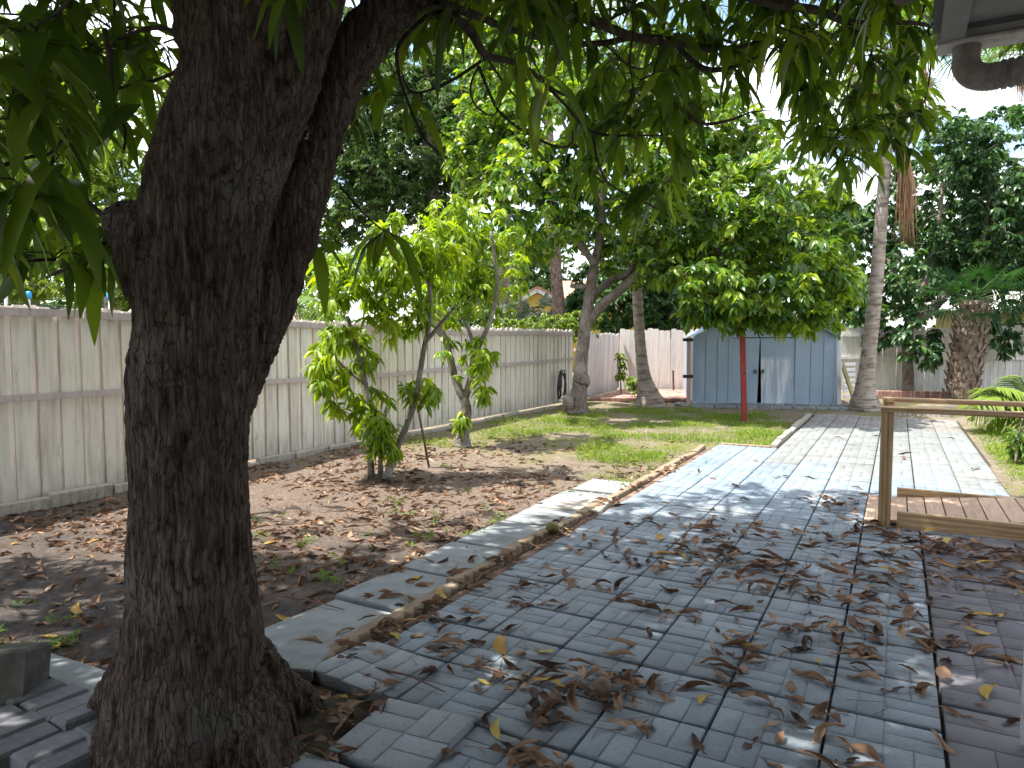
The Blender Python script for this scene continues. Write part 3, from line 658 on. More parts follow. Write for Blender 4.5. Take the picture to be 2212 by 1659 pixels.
for k in range(26):
    p = p0 + (p1 - p0) * (k + .5) / 26; mb.box((p[0], p[1], .07), (np.linalg.norm(p1 - p0) / 26 - .01, .1, .2), Matrix.Rotation(math.atan2(p1[1] - p0[1], p1[0] - p0[0]) + R(random.gauss(0, 4)), 3, 'Z'), None, .008)
mb.build('bricks', MT['red_paver'], t)

# ================================================================== SHED
t = thing('garden_shed', (SB0 + SB1) / 2, 'blue metal garden shed with double sliding doors slightly open', 'shed')
SW = float(np.linalg.norm(SB1 - SB0)); EH = ZH(*SB0[:2], 728.5); RH = ZH(*((SB0 + SB1) / 2)[:2], 667); SDP = 2.3
def SP(u, v, z): return SB0 + sdx * u + sdn * v + np.array([0, 0, z])
mb = MB()
def gable(u): 
    f = abs(u / SW - .5) * 2; return EH + (RH - EH) * (1 - f ** 1.9 * .55 - .45 * f)
def spanel(mbx, u0, u1, z0, z1f, v=0.0, th=.02):
    a, b = SP(u0, v, 0), SP(u1, v, 0); mbx.prism([(0, z0), (u1 - u0, z0), (u1 - u0, z1f), (0, z1f)], a, sdx, (0, 0, 1), sdn, th)
D0, D1 = .27 * SW, .72 * SW; DM = .487 * SW
# ribbed wall panels either side of the door
for (u0, u1) in ((0, D0 - .05), (D1 + .05, SW)):
    n = 3; w = (u1 - u0) / n
    for k in range(n):
        spanel(mb, u0 + k * w + .012, u0 + (k + 1) * w - .012, .05, EH, 0); spanel(mb, u0 + k * w - .012 if k else u0, u0 + k * w + .012, .05, EH, .016)
    spanel(mb, u1 - .013, u1 - .0, .05, EH, .014)
for s_ in (0, SW):   # side walls
    n = 8
    for k in range(n):
        a = SP(s_, SDP * k / n + .01, 0); mb.prism([(0, .05), (SDP / n - .02, .05), (SDP / n - .02, EH), (0, EH)], a, sdn, (0, 0, 1), sdx * (1 if s_ == 0 else -1), .018)
        a = SP(s_ + (.012 if s_ == 0 else -.012), SDP * k / n - .01, 0); mb.prism([(0, .05), (.022, .05), (.022, EH), (0, EH)], a, sdn, (0, 0, 1), sdx * (1 if s_ == 0 else -1), .014)
a = SP(0, SDP, 0); mb.prism([(0, .05), (SW, .05), (SW, EH), (0, EH)], a, sdx, (0, 0, 1), -sdn, .02)
mb.build('wall', MT['shed'], t)
mb = MB(); N = 16; poly = [(SW * k / N, gable(SW * k / N)) for k in range(N + 1)]
mb.prism([(0, EH + .012), (SW, EH + .012)] + poly[::-1][1:-1], SP(0, .012, 0), sdx, (0, 0, 1), sdn, .02); mb.build('gable', MT['shed'], t)
mb = MB(); n = 24
for k in range(N):
    u0, u1 = SW * k / N, SW * (k + 1) / N; p0, p1 = SP(u0, -.10, gable(u0) + .012), SP(u1, -.10, gable(u1) + .012); q0, q1 = SP(u0, SDP + .08, gable(u0) + .012), SP(u1, SDP + .08, gable(u1) + .012)
    up3 = np.array([0, 0, .02]); mb.add([p0, p1, q1, q0, p0 + up3, p1 + up3, q1 + up3, q0 + up3], [(3, 2, 1, 0), (4, 5, 6, 7), (0, 1, 5, 4), (2, 3, 7, 6), (1, 2, 6, 5), (3, 0, 4, 7)])
mb.build('roof', MT['shed'], t)
mb = MB(); spanel(mb, 0, SW, EH - .0, EH + .012, -.014, .05); spanel(mb, D0 - .06, D0, .05, EH - .002, -.016, .04); spanel(mb, D1, D1 + .06, .05, EH - .002, -.016, .04)
spanel(mb, -.02, .03, .04, EH, -.012, .03); spanel(mb, SW - .03, SW + .02, .04, EH, -.012, .03); mb.build('frame', MT['shed'], t)
mb = MB(); spanel(mb, -.02, SW + .02, .0, .05, -.035, .08); mb.build('base_rail', MT['white_paint'], t)
zt = EH - .022
for (u0, u1, t0, t1, lab) in ((D0, DM - .085, 0, .055, None), (DM - .035, D1, .0, .055, 'right door with whitish streaks on its lower part')):
    mb = MB()
    if lab is None:
        mb.prism([(0, .055), (u1 - u0, .055), (u1 - u0 + .032, zt), (0, zt)], SP(u0, .022, 0), sdx, (0, 0, 1), sdn, .018)
    else:
        mb.prism([(.045, .055), (u1 - u0, .055), (u1 - u0, zt), (.0, zt)], SP(u0, .022, 0), sdx, (0, 0, 1), sdn, .018)
    d = mb.build('door', MT['shed_streaked' if lab else 'shed'], t)
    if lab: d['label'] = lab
    hb = MB(); hu = (u1 - .05) if lab is None else (u0 + .06); p = SP(hu, -.0, EH * .5); hb.box(p, (.05, .045, .10), Matrix.Rotation(math.atan2(sdx[1], sdx[0]), 3, 'Z'), None, .008); hb.build('handle', MT['gutter_dark'], d)
    if lab:
        hb = MB(); q = SP(u0 + .075, -.02, EH * .5 - .07); hb.tube([q + [0, 0, .04], q + [0, 0, 0], q + [.015, 0, -.03], q + [.0, 0, -.08]], [.010, .010, .012, .016], 8); hb.build('padlock', MT['pole_pale'], d)
mb = MB(); spanel(mb, D0, D1, .05, zt + .02, .35, .02); mb.build('inside_shade_sheet', MT['shed_dark'], t)  # near-black sheet behind the doors stands in for the shade inside

# posts around the shed
def post(name, foot, top, w, mat, label, cat='post', extra=None):
    t = thing(name, foot, label, cat); mb = MB(); mb.bar(foot, top, w, w, up=(sdx[0], sdx[1], 0), bev=.006); mb.build('shaft', mat, t); return t
rp = G(1608, 906); tp = H(1603, 690, float(rp @ FH)); t = post('red_post', rp - [0, 0, .05], tp, .095, MT['red_paint'], 'leaning red painted wooden post standing in the lawn before the shed')
m_ = H(1607, 806, float(rp @ FH)); mb = MB(); mb.bar(m_ - sdn * .055 - sdx * .02, m_ - sdn * .055 + sdx * .028, .03, .025); mb.build('bracket', MT['black_iron'], t)
pp = G(1487, 876); t = post('pink_post', pp, H(1488, 728, float(pp @ FH)), .085, MT['pink_wood'], 'weathered pinkish post left of the shed with two black hinges')
for yy in (734, 813):
    c = H(1487, yy, float(pp @ FH)); mb = MB(); mb.bar(c - sdx * .12 + sdn * .0 - [0, 0, 0], c + sdx * .10, .1, .07, bev=.004); mb.build('hinge', MT['black_iron'], t)
wp = G(1811, 876); post('white_post', wp, H(1810, 735, float(wp @ FH)), .10, MT['white_paint'], 'white painted post against the right end of the shed')
bp = G(1455, 848); post('brown_stake', bp, H(1454, 800, float(bp @ FH)), .05, MT['stake'], 'short dark brown stake standing at the back fence')
# lattice panel and leaning board right of the shed
t = thing('white_gate', G(1830, 868), 'white slatted gate leaning between the shed and the palm trunk', 'gate')
g0 = G(1822, 868); g1 = G(1845, 866); mb = MB(); gd = nrm(g1 - g0); 
for k in range(7):
    z = .12 + k * .13; mb.bar(g0 + [0, 0, z], g1 + [0, 0, z], .02, .07, bev=.004)
mb.build('slats', MT['white_paint'], t)
mb = MB(); mb.bar(g0, g0 + [0, 0, 1.05], .05, .05); mb.bar(g1, g1 + [0, 0, 1.05], .05, .05); mb.build('frame', MT['white_paint'], t)
t = thing('leaning_board', G(1846, 872), 'greenish board leaning on the shed side next to the palm trunk', 'board')
mb = MB(); mb.bar(G(1848, 873), H(1821, 790, 15.6), .03, .16, bev=.004); mb.build('plank', MT['corr_yellow'], t)

# ================================================================== DECK RAMP
t = thing('deck_ramp', (.4, 6.9, 0), 'low wooden ramp with plank floor and pale timber handrails', 'ramp')
DX0, DX1, DYN, DYF = -.05, 2.6, 6.40, 7.44
def rz(x): return .03 + .115 * min(1, max(0, (x - DX0 + .08) / 1.15))
mb = MB(); bw = .135; x = DX0 - .1
while x < DX1:
    za, zb = rz(x), rz(x + bw); mb.box((x + bw / 2, (DYN + DYF) / 2, (za + zb) / 2 - .014), (bw - .008, DYF - DYN - .09, .028), Matrix.Rotation(-math.atan2(zb - za, bw), 3, 'Y'), None, .003); x += bw
mb.build('floor', MT['deck_board'], t)
for (y, nm) in ((DYN, 0), (DYF, 1)):
    mb = MB(); mb.box(((DX0 + DX1) / 2 + .045, y, .085), (DX1 - DX0 - .09, .04, .085), None, None, .004); mb.build('curb_board', MT['deck_wood'], t)
    mb = MB(); mb.box(((DX0 + DX1) / 2 + .045, y, .0), (DX1 - DX0 - .09, .04, .083), None, None, .004); mb.build('skirt_board', MT['deck_wood'], t)
    for xp in (DX0, 1.9):
        mb = MB(); mb.box((xp, y, .44), (.09, .09, .96), None, None, .005); mb.build('rail_post', MT['deck_post'], t)
    mb = MB(); mb.box(((DX0 + DX1) / 2 - .02, y - .002, .943), (DX1 - DX0 + .06, .10, .042), None, None, .005); mb.build('handrail', MT['deck_wood'], t)
mb = MB(); mb.box((DX0 - .1, (DYN + DYF) / 2, .012), (.09, DYF - DYN + .02, .035), None, None, .004); mb.build('threshold', MT['deck_board'], t)

# ================================================================== HOUSE (eave, gutter, wall beside the camera)
t = thing('house', (3, 0, 0), 'grey painted roof eave of the house at the upper right corner', 'house')
EX, EY_, EZ = .11, 3.47, 2.70
mb = MB(); mb.box((4.56, -1.5, 1.35), (7.9, 9.1, 2.72)); w = mb.build('wall', MT['house_wall'], t)
mb = MB(); mb.box((4.5, -1.5, 2.745), (8.7, 9.85, .03)); mb.build('soffit', MT['soffit'], t)
mb = MB(); mb.box((EX + .05, -1.5, 2.735), (.085, 9.87, .06)); mb.build('fascia', MT['soffit'], t)
mb = MB(); mb.box((EX + .0, -1.5, 2.82), (.04, 9.95, .13)); mb.build('verge_board', MT['gutter_dark'], t)
mb = MB(); mb.box((4.5, EY_ - .07, 2.757), (8.7, .085, .10)); mb.build('drip_board', MT['gutter_dark'], t)
mb = MB(); mb.prism([(0, 0), (.13, 0), (.15, .06), (.15, .12), (.14, .12), (.14, .065), (.125, .01), (.0, .01)], (EX + .0, EY_ - .024, 2.695), (0, 1, 0), (0, 0, 1), (1, 0, 0), 8.6); mb.build('gutter', MT['gutter'], t)
mb = MB(); mb.prism([(-4.5, 0), (4.5, 0), (0, 1.9)], (4.45, -6.4, 2.87), (1, 0, 0), (0, 0, 1), (0, 1, 0), 9.8); mb.build('roof', MT['roof_shingle'], t)
# downspout: short square drop, ribbed elbow, run back to the wall, long pipe down
t = thing('downspout', (.4, 3.1, 0), 'old grey ribbed downspout elbow under the gutter with a pale pipe below', 'downspout')
dx, dy = .215, EY_ + .05
mb = MB(); P = [(dx, dy, 2.71), (dx, dy, 2.66), (dx, dy, 2.62)]; mb.tube(P, [.052, .05, .053], 14); mb.build('outlet', MT['downspout'], t, True)
el = []; rr = []
for k in range(180):
    u = k / 179
    if u < .35: a = u / .35 * PI_ / 2 * .86; p = np.array([dx + .11 * (1 - math.cos(a)) * .9, dy - .04 * (1 - math.cos(a)), 2.635 - .085 * math.sin(a)])
    else:
        s = (u - .35) / .65; p = np.array([dx + .095, dy - .035, 2.551]) + np.array([.40, -.20, -.03]) * s
    el.append(p); rr.append(.053 + (.0045 * math.sin(k * .9) if k > 66 else 0))
mb = MB(); mb.tube(el, rr, 16); mb.build('elbow', MT['downspout'], t, True)
mb = MB(); mb.tube([(.477, 3.12, 2.5), (.475, 3.12, 1.0), (.473, 3.12, .02)], .033, 12); mb.build('pipe', MT['white_paint'], t, True)
mb = MB(); mb.tube([(.4745, 3.12, .62), (.4745, 3.12, .585)], .0365, 12); mb.build('strap', MT['black_iron'], t, True)

# ================================================================== HOSE, STAKE, FRUIT, BRICKS
hp = H(1209, 835, float(G(1228, 873) @ FH) - .35); t = thing('hose_coil', hp, 'black garden hose coiled on a hook on the white fence', 'hose'); mb = MB(); fd = np.array([FX1 - FX0, 18.4, 0]); fd = nrm(fd); pts = []
for k in range(170):
    a = k / 170 * 2 * PI_ * 5.6; ra, rb = .17 + .035 * math.sin(k * .11), .33 + .045 * math.sin(k * .07 + 1); q = hp + fd * (ra * math.cos(a) + .02 * math.sin(k * .05)) + np.array([.06 + .025 * math.sin(k * .3), 0, rb * math.sin(a)]); pts.append(q)
mb.tube(pts, .0135, 6); mb.build('loops', MT['hose'], t, True)
mb = MB(); mb.box(hp + [.015, 0, .12], (.06, .09, .3), None, None, .008); mb.build('wooden_hanger', MT['stake'], t)
sb_ = G(928, 1008); t = thing('wooden_stake', sb_, 'thin brown stick leaning beside the young multi stemmed tree', 'stake'); mb = MB(); mb.tube([sb_ - [0, 0, .05], H(914, 940, float(sb_ @ FH)), H(900, 868, float(sb_ @ FH) + .05)], [.014, .014, .013], 8); mb.build('stick', MT['stake'], t, True)
def fruit(p, r_, mat, label, cat='fruit', st=(1, 1, 1)):
    mb = MB(); prof = [(r_ * math.sin(a) * (1 + .04 * math.sin(3 * a)), -r_ * math.cos(a)) for a in np.linspace(.06, PI_ - .06, 14)]; mb.lathe((0, 0, 0), prof, 20); o = mb.build('fallen_fruit', mat, None, True); o.location = p; o.scale = st; o.rotation_euler = (.5, .3, .2); return tag(o, label, cat)
p = G(1301, 1505); fruit((p[0], p[1], .042), .042, MT['fruit_brown'], 'round brown fallen fruit among curled leaves on the pavers')
p = G(1194, 1153); fruit((p[0], p[1], .045), .05, MT['fruit_green'], 'yellow green fallen fruit with a dark rot spot on the edging', st=(1.15, .95, .95))
GBL = ['first of the rear brick row, at the left edge of the photo', 'second of the rear brick row left of the trunk', 'third of the rear brick row left of the trunk', 'fourth of the rear brick row, dark and tilted up beside the root flare', 'fifth of the rear brick row, close under the root flare', 'last of the rear brick row, half hidden by leaves at the trunk foot',
       'front row brick at the bottom left corner', 'front row brick with a pale worn top left of the trunk', 'front row brick below the dark tilted one', 'front row brick at the bottom edge in front of the trunk', 'front row brick farthest right, under curled leaves']
for k, lb in enumerate(GBL):
    row = k // 6; kk = k % 6; x, y = -3.12 + .131 * kk + (.09 if row else 0), 1.585 - .212 * row + random.gauss(0, .008)
    mb = MB(); mb.box((0, 0, 0), (.129, .209, .09), None, None, .011); o = mb.build('grey_brick', MT['brick_grey']); o.location = (x, y, .0 + random.uniform(0, .006) + (.022 if k == 3 else 0)); o.rotation_euler = (R(random.gauss(0, 1.6)), R(-9 if k == 3 else random.gauss(-2, 1.5)), R(random.gauss(-5, 2))); tag(o, lb, 'brick', 'grey bricks left of the trunk')
for (pp_, sx, sy, a, lb) in (((150, 1472), .62, .20, 2, 'flat grey paver strip behind the bricks at the left of the trunk'), ((120, 1520), .62, .17, -3, 'thin paver between the bricks and the rear strip')):
    p = G(*pp_); mb = MB(); mb.box((0, 0, 0), (sx, sy, .05), None, None, .01); o = mb.build('flat_paver', MT['concrete']); o.location = (p[0], p[1], .01); o.rotation_euler = (0, 0, R(a)); tag(o, lb, 'paving slab')
p = G(28, 1505); t = thing('concrete_block', p, 'grey concrete block standing at the left edge of the photo', 'block'); mb = MB(); mb.box((p[0], p[1], .10), (.20, .20, .22), Matrix.Rotation(R(35), 3, 'Z') @ Matrix.Rotation(R(-14), 3, 'X'), None, .014); mb.build('block_body', MT['old_block'], t)

# ================================================================== BEYOND THE FENCES
hd = 33.0
def HQ(px, py): return H(px, py, hd)
t = thing('yellow_house', G(1200, 760), 'yellow house with white trimmed gable and terracotta roof beyond the fence', 'house')
wl, wr = HQ(1122, 733), HQ(1620, 733); zev = HQ(1122, 652)[2]; zpk = HQ(1160, 629)[2]
xl, xr = (1122 - CX) * hd / F, (1620 - CX) * hd / F
def hq(r_, z, f=0): return FH * (hd + f) + RT * r_ + np.array([0, 0, z])
rg0, rgp, rg1 = (1112 - CX) * hd / F, (1160 - CX) * hd / F, (1212 - CX) * hd / F
mb = MB(); mb.prism([(rg0 + .2, 0), (rg1 - .2, 0), (rg1 - .2, zev), (rgp, zpk - .1), (rg0 + .2, zev)], hq(0, 0), RT, (0, 0, 1), FH, 5); mb.prism([(rg1 - .25, 0), (xr, 0), (xr, zev - .3), (rg1 - .25, zev - .3)], hq(0, 0, 1.5), RT, (0, 0, 1), FH, 5); mb.build('wall', MT['yellow_wall'], t)
mb = MB(); mb.bar(hq(rg0 - .1, zev - .08, -.3), hq(rgp, zpk + .05, -.3), .12, .22, up=(0, 0, 1)); mb.bar(hq(rgp, zpk + .05, -.3), hq(rg1 + .1, zev - .08, -.3), .12, .22); mb.bar(hq(rg1 + .1, zev - .3, .9), hq(xr, zev - .3, .9), .12, .2); mb.build('trim', MT['white_trim'], t)
mb = MB(); 
for sgn, (a_, za, b_, zb) in ((1, (rg0 - .15, zev - .02, rgp, zpk + .12)), (-1, (rgp, zpk + .12, rg1 + .15, zev - .02))):
    mb.add([hq(a_, za, -.4), hq(b_, zb, -.4), hq(b_, zb, 6), hq(a_, za, 6), hq(a_, za + .1, -.4), hq(b_, zb + .1, -.4), hq(b_, zb + .1, 6), hq(a_, za + .1, 6)], [(3, 2, 1, 0), (4, 5, 6, 7), (0, 1, 5, 4), (1, 2, 6, 5), (2, 3, 7, 6), (3, 0, 4, 7)])
for k in range(24):
    u0 = rg1 - .2 + (xr - rg1 + .4) * k / 24; u1 = rg1 - .2 + (xr - rg1 + .4) * (k + 1) / 24 - .03
    mb.add([hq(u0, zev - .22, .8), hq(u1, zev - .22, .8), hq(u1, zev + 1.25, 5), hq(u0, zev + 1.25, 5), hq(u0, zev - .1, .8), hq(u1, zev - .1, .8), hq(u1, zev + 1.37, 5), hq(u0, zev + 1.37, 5)], [(3, 2, 1, 0), (4, 5, 6, 7), (0, 1, 5, 4), (1, 2, 6, 5), (2, 3, 7, 6), (3, 0, 4, 7)])
mb.build('roof', MT['terracotta'], t)
mb = MB(); mb.box(hq(rgp + .05, zev - .9, -.01), (1.0, .1, .9), Matrix.Rotation(TH, 3, 'Z')); wf = mb.build('window', MT['white_trim'], t)
mb = MB(); mb.box(hq(rgp + .05, zev - .9, -.06), (.8, .03, .7), Matrix.Rotation(TH, 3, 'Z')); mb.build('pane', MT['gutter_dark'], wf)
# corrugated lean-to
ld = 21.5
def lq(px, py, f=0): return H(px, py, ld) + FH * f
t = thing('lean_to', lq(2100, 740), 'corrugated lean-to with yellowed panels and pale roof behind the back fence', 'shelter'); mb = MB()
a, b = lq(2020, 735), lq(2300, 735); n = 60; zt_ = lq(2100, 671)[2]
for k in range(n):
    p, q = a + (b - a) * k / n, a + (b - a) * (k + 1) / n; off = FH * (.03 if k % 2 else 0)
    mb.add([[p[0] + off[0], p[1] + off[1], .4], [q[0] + FH[0] * (.03 - off[0] / (FH[0] or 1)), q[1] + FH[1] * (.03 - (off[1] / FH[1])), .4], [q[0] + FH[0] * (.03 - off[0] / FH[0]), q[1] + FH[1] * (.03 - off[1] / FH[1]), zt_], [p[0] + off[0], p[1] + off[1], zt_]], [(0, 1, 2, 3)])
mb.build('panel', MT['corr_yellow'], t); mb = MB(); a, b = lq(1990, 735, -.5), lq(2320, 735, -.5); n = 80
for k in range(n):
    p, q = a + (b - a) * k / n, a + (b - a) * (k + 1) / n; u, v = (.04, 0) if k % 2 else (0, .04)
    mb.add([[p[0], p[1], zt_ + u], [q[0], q[1], zt_ + v], [q[0] + FH[0] * 3.2, q[1] + FH[1] * 3.2, zt_ + .75 + v], [p[0] + FH[0] * 3.2, p[1] + FH[1] * 3.2, zt_ + .75 + u]], [(0, 1, 2, 3)])
mb.build('roof', MT['corr_grey'], t); mb = MB(); mb.bar(a + [0, 0, zt_ - 1.5 - a[2] + 1.45 - .0], b + [0, 0, zt_ - 1.5 - b[2] + 1.45], .06, .07)
mb = MB(); mb.bar([a[0], a[1], zt_ - .05], [b[0], b[1], zt_ - .05], .06, .08); mb.build('eave_beam', MT['pink_wood'], t)
# trampoline behind the left fence
td_ = 9.6
t = thing('trampoline', H(110, 760, td_) * [1, 1, 0], 'trampoline enclosure with dark netting and blue capped poles behind the fence', 'trampoline')
for (px, py, dd) in ((12, 622, 0), (62, 638, 1.6), (238, 640, -.1), (-150, 616, .4)):
    c = H(px, py, td_ + dd); mb = MB(); mb.tube([[c[0], c[1], 0], [c[0], c[1], c[2] - .3], c - [0, 0, .02]] if px != 238 else [[c[0] - .05, c[1], 0], [c[0] - .02, c[1], c[2] - .25], c - FH * .0], .022, 8); pl = mb.build('pole', MT['pole_pale'], t, True)
    mb = MB(); mb.lathe(c - [0, 0, .05], [(.035, 0), (.042, .03), (.042, .09), (.02, .115)], 12); mb.build('cap', MT['blue_cap'], pl, True)
mb = MB(); A_ = [H(-150, 640, td_ + .3), H(12, 657, td_), H(120, 672, td_ + .1), H(216, 652, td_ - .1), H(224, 650, td_ - .1)]
for i in range(len(A_) - 1):
    p, q = A_[i], A_[i + 1]; mb.add([[p[0], p[1], .9], [q[0], q[1], .9], q, p], [(0, 1, 2, 3)])
B_ = [H(12, 652, td_ + .1), H(62, 655, td_ + 1.6), H(150, 662, td_ + 1.7), H(220, 655, td_)]
for i in range(3):
    p, q = B_[i], B_[i + 1]; mb.add([[p[0], p[1], .9], [q[0], q[1], .9], q, p], [(0, 1, 2, 3)])
mb.build('netting', MT['net'], t); mb = MB(); mb.tube(A_, .008, 6); mb.build('net_rim', MT['wire'], t)
# power lines
for (pa, pb, lb) in (((1600, 292), (2400, 233), 'thin dark power line crossing the sky, lower of the two'), ((1900, 241), (2400, 190), 'thin dark power line crossing the sky, upper of the two')):
    a, b = H(*pa, 34), H(*pb, 34); a = a - (b - a) * 1.5; b = b + (b - a) * .6; pts = [a + (b - a) * k / 20 - np.array([0, 0, .6 * (1 - (2 * k / 20 - 1) ** 2)]) + [0, 0, .45] for k in range(21)]
    mb = MB(); mb.tube(pts, .012, 5); tag(mb.build('power_line', MT['wire']), lb, 'cable')
# ================================================================== MANGO TREE
DM_ = float(G(412, 1600) @ FH)
def tp(px, py, o=0.0): return H(px, py, DM_ + o)
def pr(px, o=0.0): return px * (DM_ + o) / F
MTREE = thing('mango_tree', G(412, 1600), 'massive dark mango tree with a forked trunk in the left foreground', 'tree')
mb = MB()
def loft(pts, o=0.0, n=28, sub=4):
    P, Q = smooth_path([tp(a, b, (c[0] if c else 0) + o) for a, b, r_, *c in pts], [pr(r_) for a, b, r_, *c in pts], sub, 0); mb.tube(P, Q, n)
loft([(412, 1700, 205), (408, 1600, 190), (410, 1523, 172), (416, 1430, 158), (420, 1345, 148), (417, 1230, 135), (415, 1106, 127), (410, 1000, 128), (408, 900, 129), (414, 800, 128), (420, 700, 130), (424, 620, 134), (430, 540, 136), (452, 430, 134), (487, 317, 137), (515, 243, 134), (550, 140, 136), (572, 50, 138), (612, -60, 136), (650, -200, 118), (690, -340, 100)])
loft([(470, 900, 70, .10), (516, 800, 66, .16), (566, 690, 62, .18), (596, 610, 64, .20), (626, 520, 63, .21), (656, 420, 61, .22), (694, 310, 54, .29), (717, 240, 53, .29), (744, 160, 53, .29), (792, 80, 60, .29), (852, 5, 60, .29), (940, -80, 58, .25), (1080, -220, 50, .3), (1300, -420, 42, .4)])
loft([(430, 660, 120), (362, 572, 118), (312, 520, 92), (270, 494, 68), (240, 485, 52), (230, 484, 38)])
loft([(470, 120, 80, .1), (440, 40, 72, .1), (420, -60, 66, .1), (380, -200, 56, .0), (320, -380, 44, -.2)])
for (x1, y1, x2, y2, w) in ((330, 1450, 215, 1555, 60), (360, 1500, 290, 1630, 62), (440, 1480, 430, 1680, 66), (520, 1470, 600, 1640, 52), (540, 1440, 640, 1570, 44), (470, 1420, 520, 1660, 56)):
    P = [tp(x1, y1), (tp(x1, y1) + G(x2, y2)) / 2 + [0, 0, .04], G(x2, y2) + [0, 0, -.02], G(x2, y2) + (G(x2, y2) - G(412, 1560)) * .25 + [0, 0, -.10]]; P, Q = smooth_path(P, [pr(w * 1.25), pr(w), pr(w * .7), pr(w * .4)], 4, 0); mb.tube(P, Q, 14)
for a in np.linspace(.4, 2.6, 5):
    b0 = G(412, 1560); d = np.array([math.cos(a), math.sin(a), 0]); P, Q = smooth_path([b0 + [0, 0, .35] + d * .1, b0 + d * .28 + [0, 0, .08], b0 + d * .45 + [0, 0, -.08]], [.14, .10, .06], 4, 0); mb.tube(P, Q, 12)
me = mb.mesh('t0'); ob = bpy.data.objects.new('t0', me); C.objects.link(ob); md = ob.modifiers.new('r', 'REMESH'); md.mode = 'VOXEL'; md.voxel_size = .0065
md = ob.modifiers.new('s', 'SMOOTH'); md.iterations = 5; md.factor = .5
dg = bpy.context.evaluated_depsgraph_get(); dg.update(); tm = bpy.data.meshes.new_from_object(ob.evaluated_get(dg)); bpy.data.objects.remove(ob)
nv = len(tm.vertices); co = np.zeros(nv * 3, np.float32); tm.vertices.foreach_get('co', co); co = co.reshape(-1, 3).astype(float); vn = np.zeros(nv * 3, np.float32); tm.vertex_normals.foreach_get('vector', vn); vn = vn.reshape(-1, 3).astype(float)
wz = co[:, 2:3] * .16 + (fbm(co * 3, 2, 4)[:, None] - .5) * .12; q = np.concatenate([co[:, :2] + (fbm(co * 4, 2, 8)[:, None] - .5) * .05, wz], 1)
rdg = 1 - np.abs(2 * fbm(q * 46, 3, 11) - 1); rd2 = 1 - np.abs(2 * fbm(q * 15, 3, 12) - 1)
disp = -.010 * np.clip(rd2 - .74, 0, 1) / .26 - .008 * np.clip(rdg - .62, 0, 1) / .38 + (fbm(co * 3.2, 3, 13) - .5) * .05 + (fbm(co * 60, 2, 14) - .5) * .006
low = np.clip((.55 - co[:, 2]) / .55, 0, 1); ang = np.arctan2(co[:, 1] - G(412, 1560)[1], co[:, 0] - G(412, 1560)[0]); disp += low * .03 * np.sin(ang * 7 + 3 * fbm(co * 2, 2, 15)) - .0
def dent(px, py, rx, rz_, dep):
    c = H(px, py, DM_ - .22); u = (co - c) @ RT / pr(rx); v = (co[:, 2] - c[2]) / pr(rz_); f = ((co - c) @ FH < .22)
    return -dep * np.exp(-(u * u + v * v)) * f
for (a, b, rx, rz_, dp) in ((285, 485, 22, 20, .05), (355, 830, 34, 7, .022), (345, 780, 28, 5, .012), (470, 722, 8, 22, .012), (515, 680, 6, 14, .02), (500, 215, 14, 40, .012), (560, 1480, 26, 40, .05), (505, 735, 14, 5, .012), (350, 700, 30, 4, .010), (540, 1390, 16, 20, .02)): disp += dent(a, b, rx, rz_, dp)
co += vn * disp[:, None]; tm.vertices.foreach_set('co', co.astype(np.float32).ravel()); tm.update(); tm.name = 'trunk'
tm.materials.clear(); link('trunk', tm, MT['mango_bark'], MTREE, True)

r = np.random.default_rng(11); LB = MB(); seeds = []
def limb(pts, rads, wob=.3, n=8):
    P, Q = smooth_path(pts, rads, 5, wob, r); LB.tube(P, Q, n, cap=False); seeds.extend(P[1:])
RS = [tp(850, 5, .2), tp(940, -80, .25)]
def hh(L, d0, d1=None):
    n = len(L); return [H(a, b, d0 + ((d1 if d1 is not None else d0) - d0) * k / max(1, n - 1)) for k, (a, b) in enumerate(L)]
limb(hh([(870, 10), (944, 23), (1010, 60), (1047, 117), (1104, 133), (1150, 157), (1190, 190), (1240, 215)], 2.85, 3.6), [.026, .024, .02, .017, .014, .012, .009, .005])
limb(hh([(940, 5), (1027, 33), (1084, 57), (1150, 77), (1204, 93), (1304, 93), (1370, 80), (1450, 86), (1560, 120)], 2.9, 4.6), [.022, .018, .016, .015, .015, .017, .018, .014, .008])
limb(hh([(1080, -60), (1180, 10), (1280, 45), (1370, 80), (1480, 97), (1590, 103), (1660, 87), (1760, 120)], 3.2, 5.0), [.03, .028, .026, .024, .018, .014, .010, .006])
limb(hh([(1300, -200), (1450, -80), (1641, 0), (1768, 23), (1831, 47), (1908, 50), (2005, 55), (2120, 110)], 3.6, 5.6), [.04, .034, .028, .024, .022, .018, .014, .007])
limb(hh([(1450, 86), (1511, 143), (1561, 150), (1608, 137), (1640, 120)], 4.3, 4.7), [.014, .017, .016, .012, .006])
limb(hh([(1420, 190), (1475, 233), (1515, 267), (1575, 260), (1618, 243)], 4.2, 4.6), [.010, .012, .011, .009, .005])
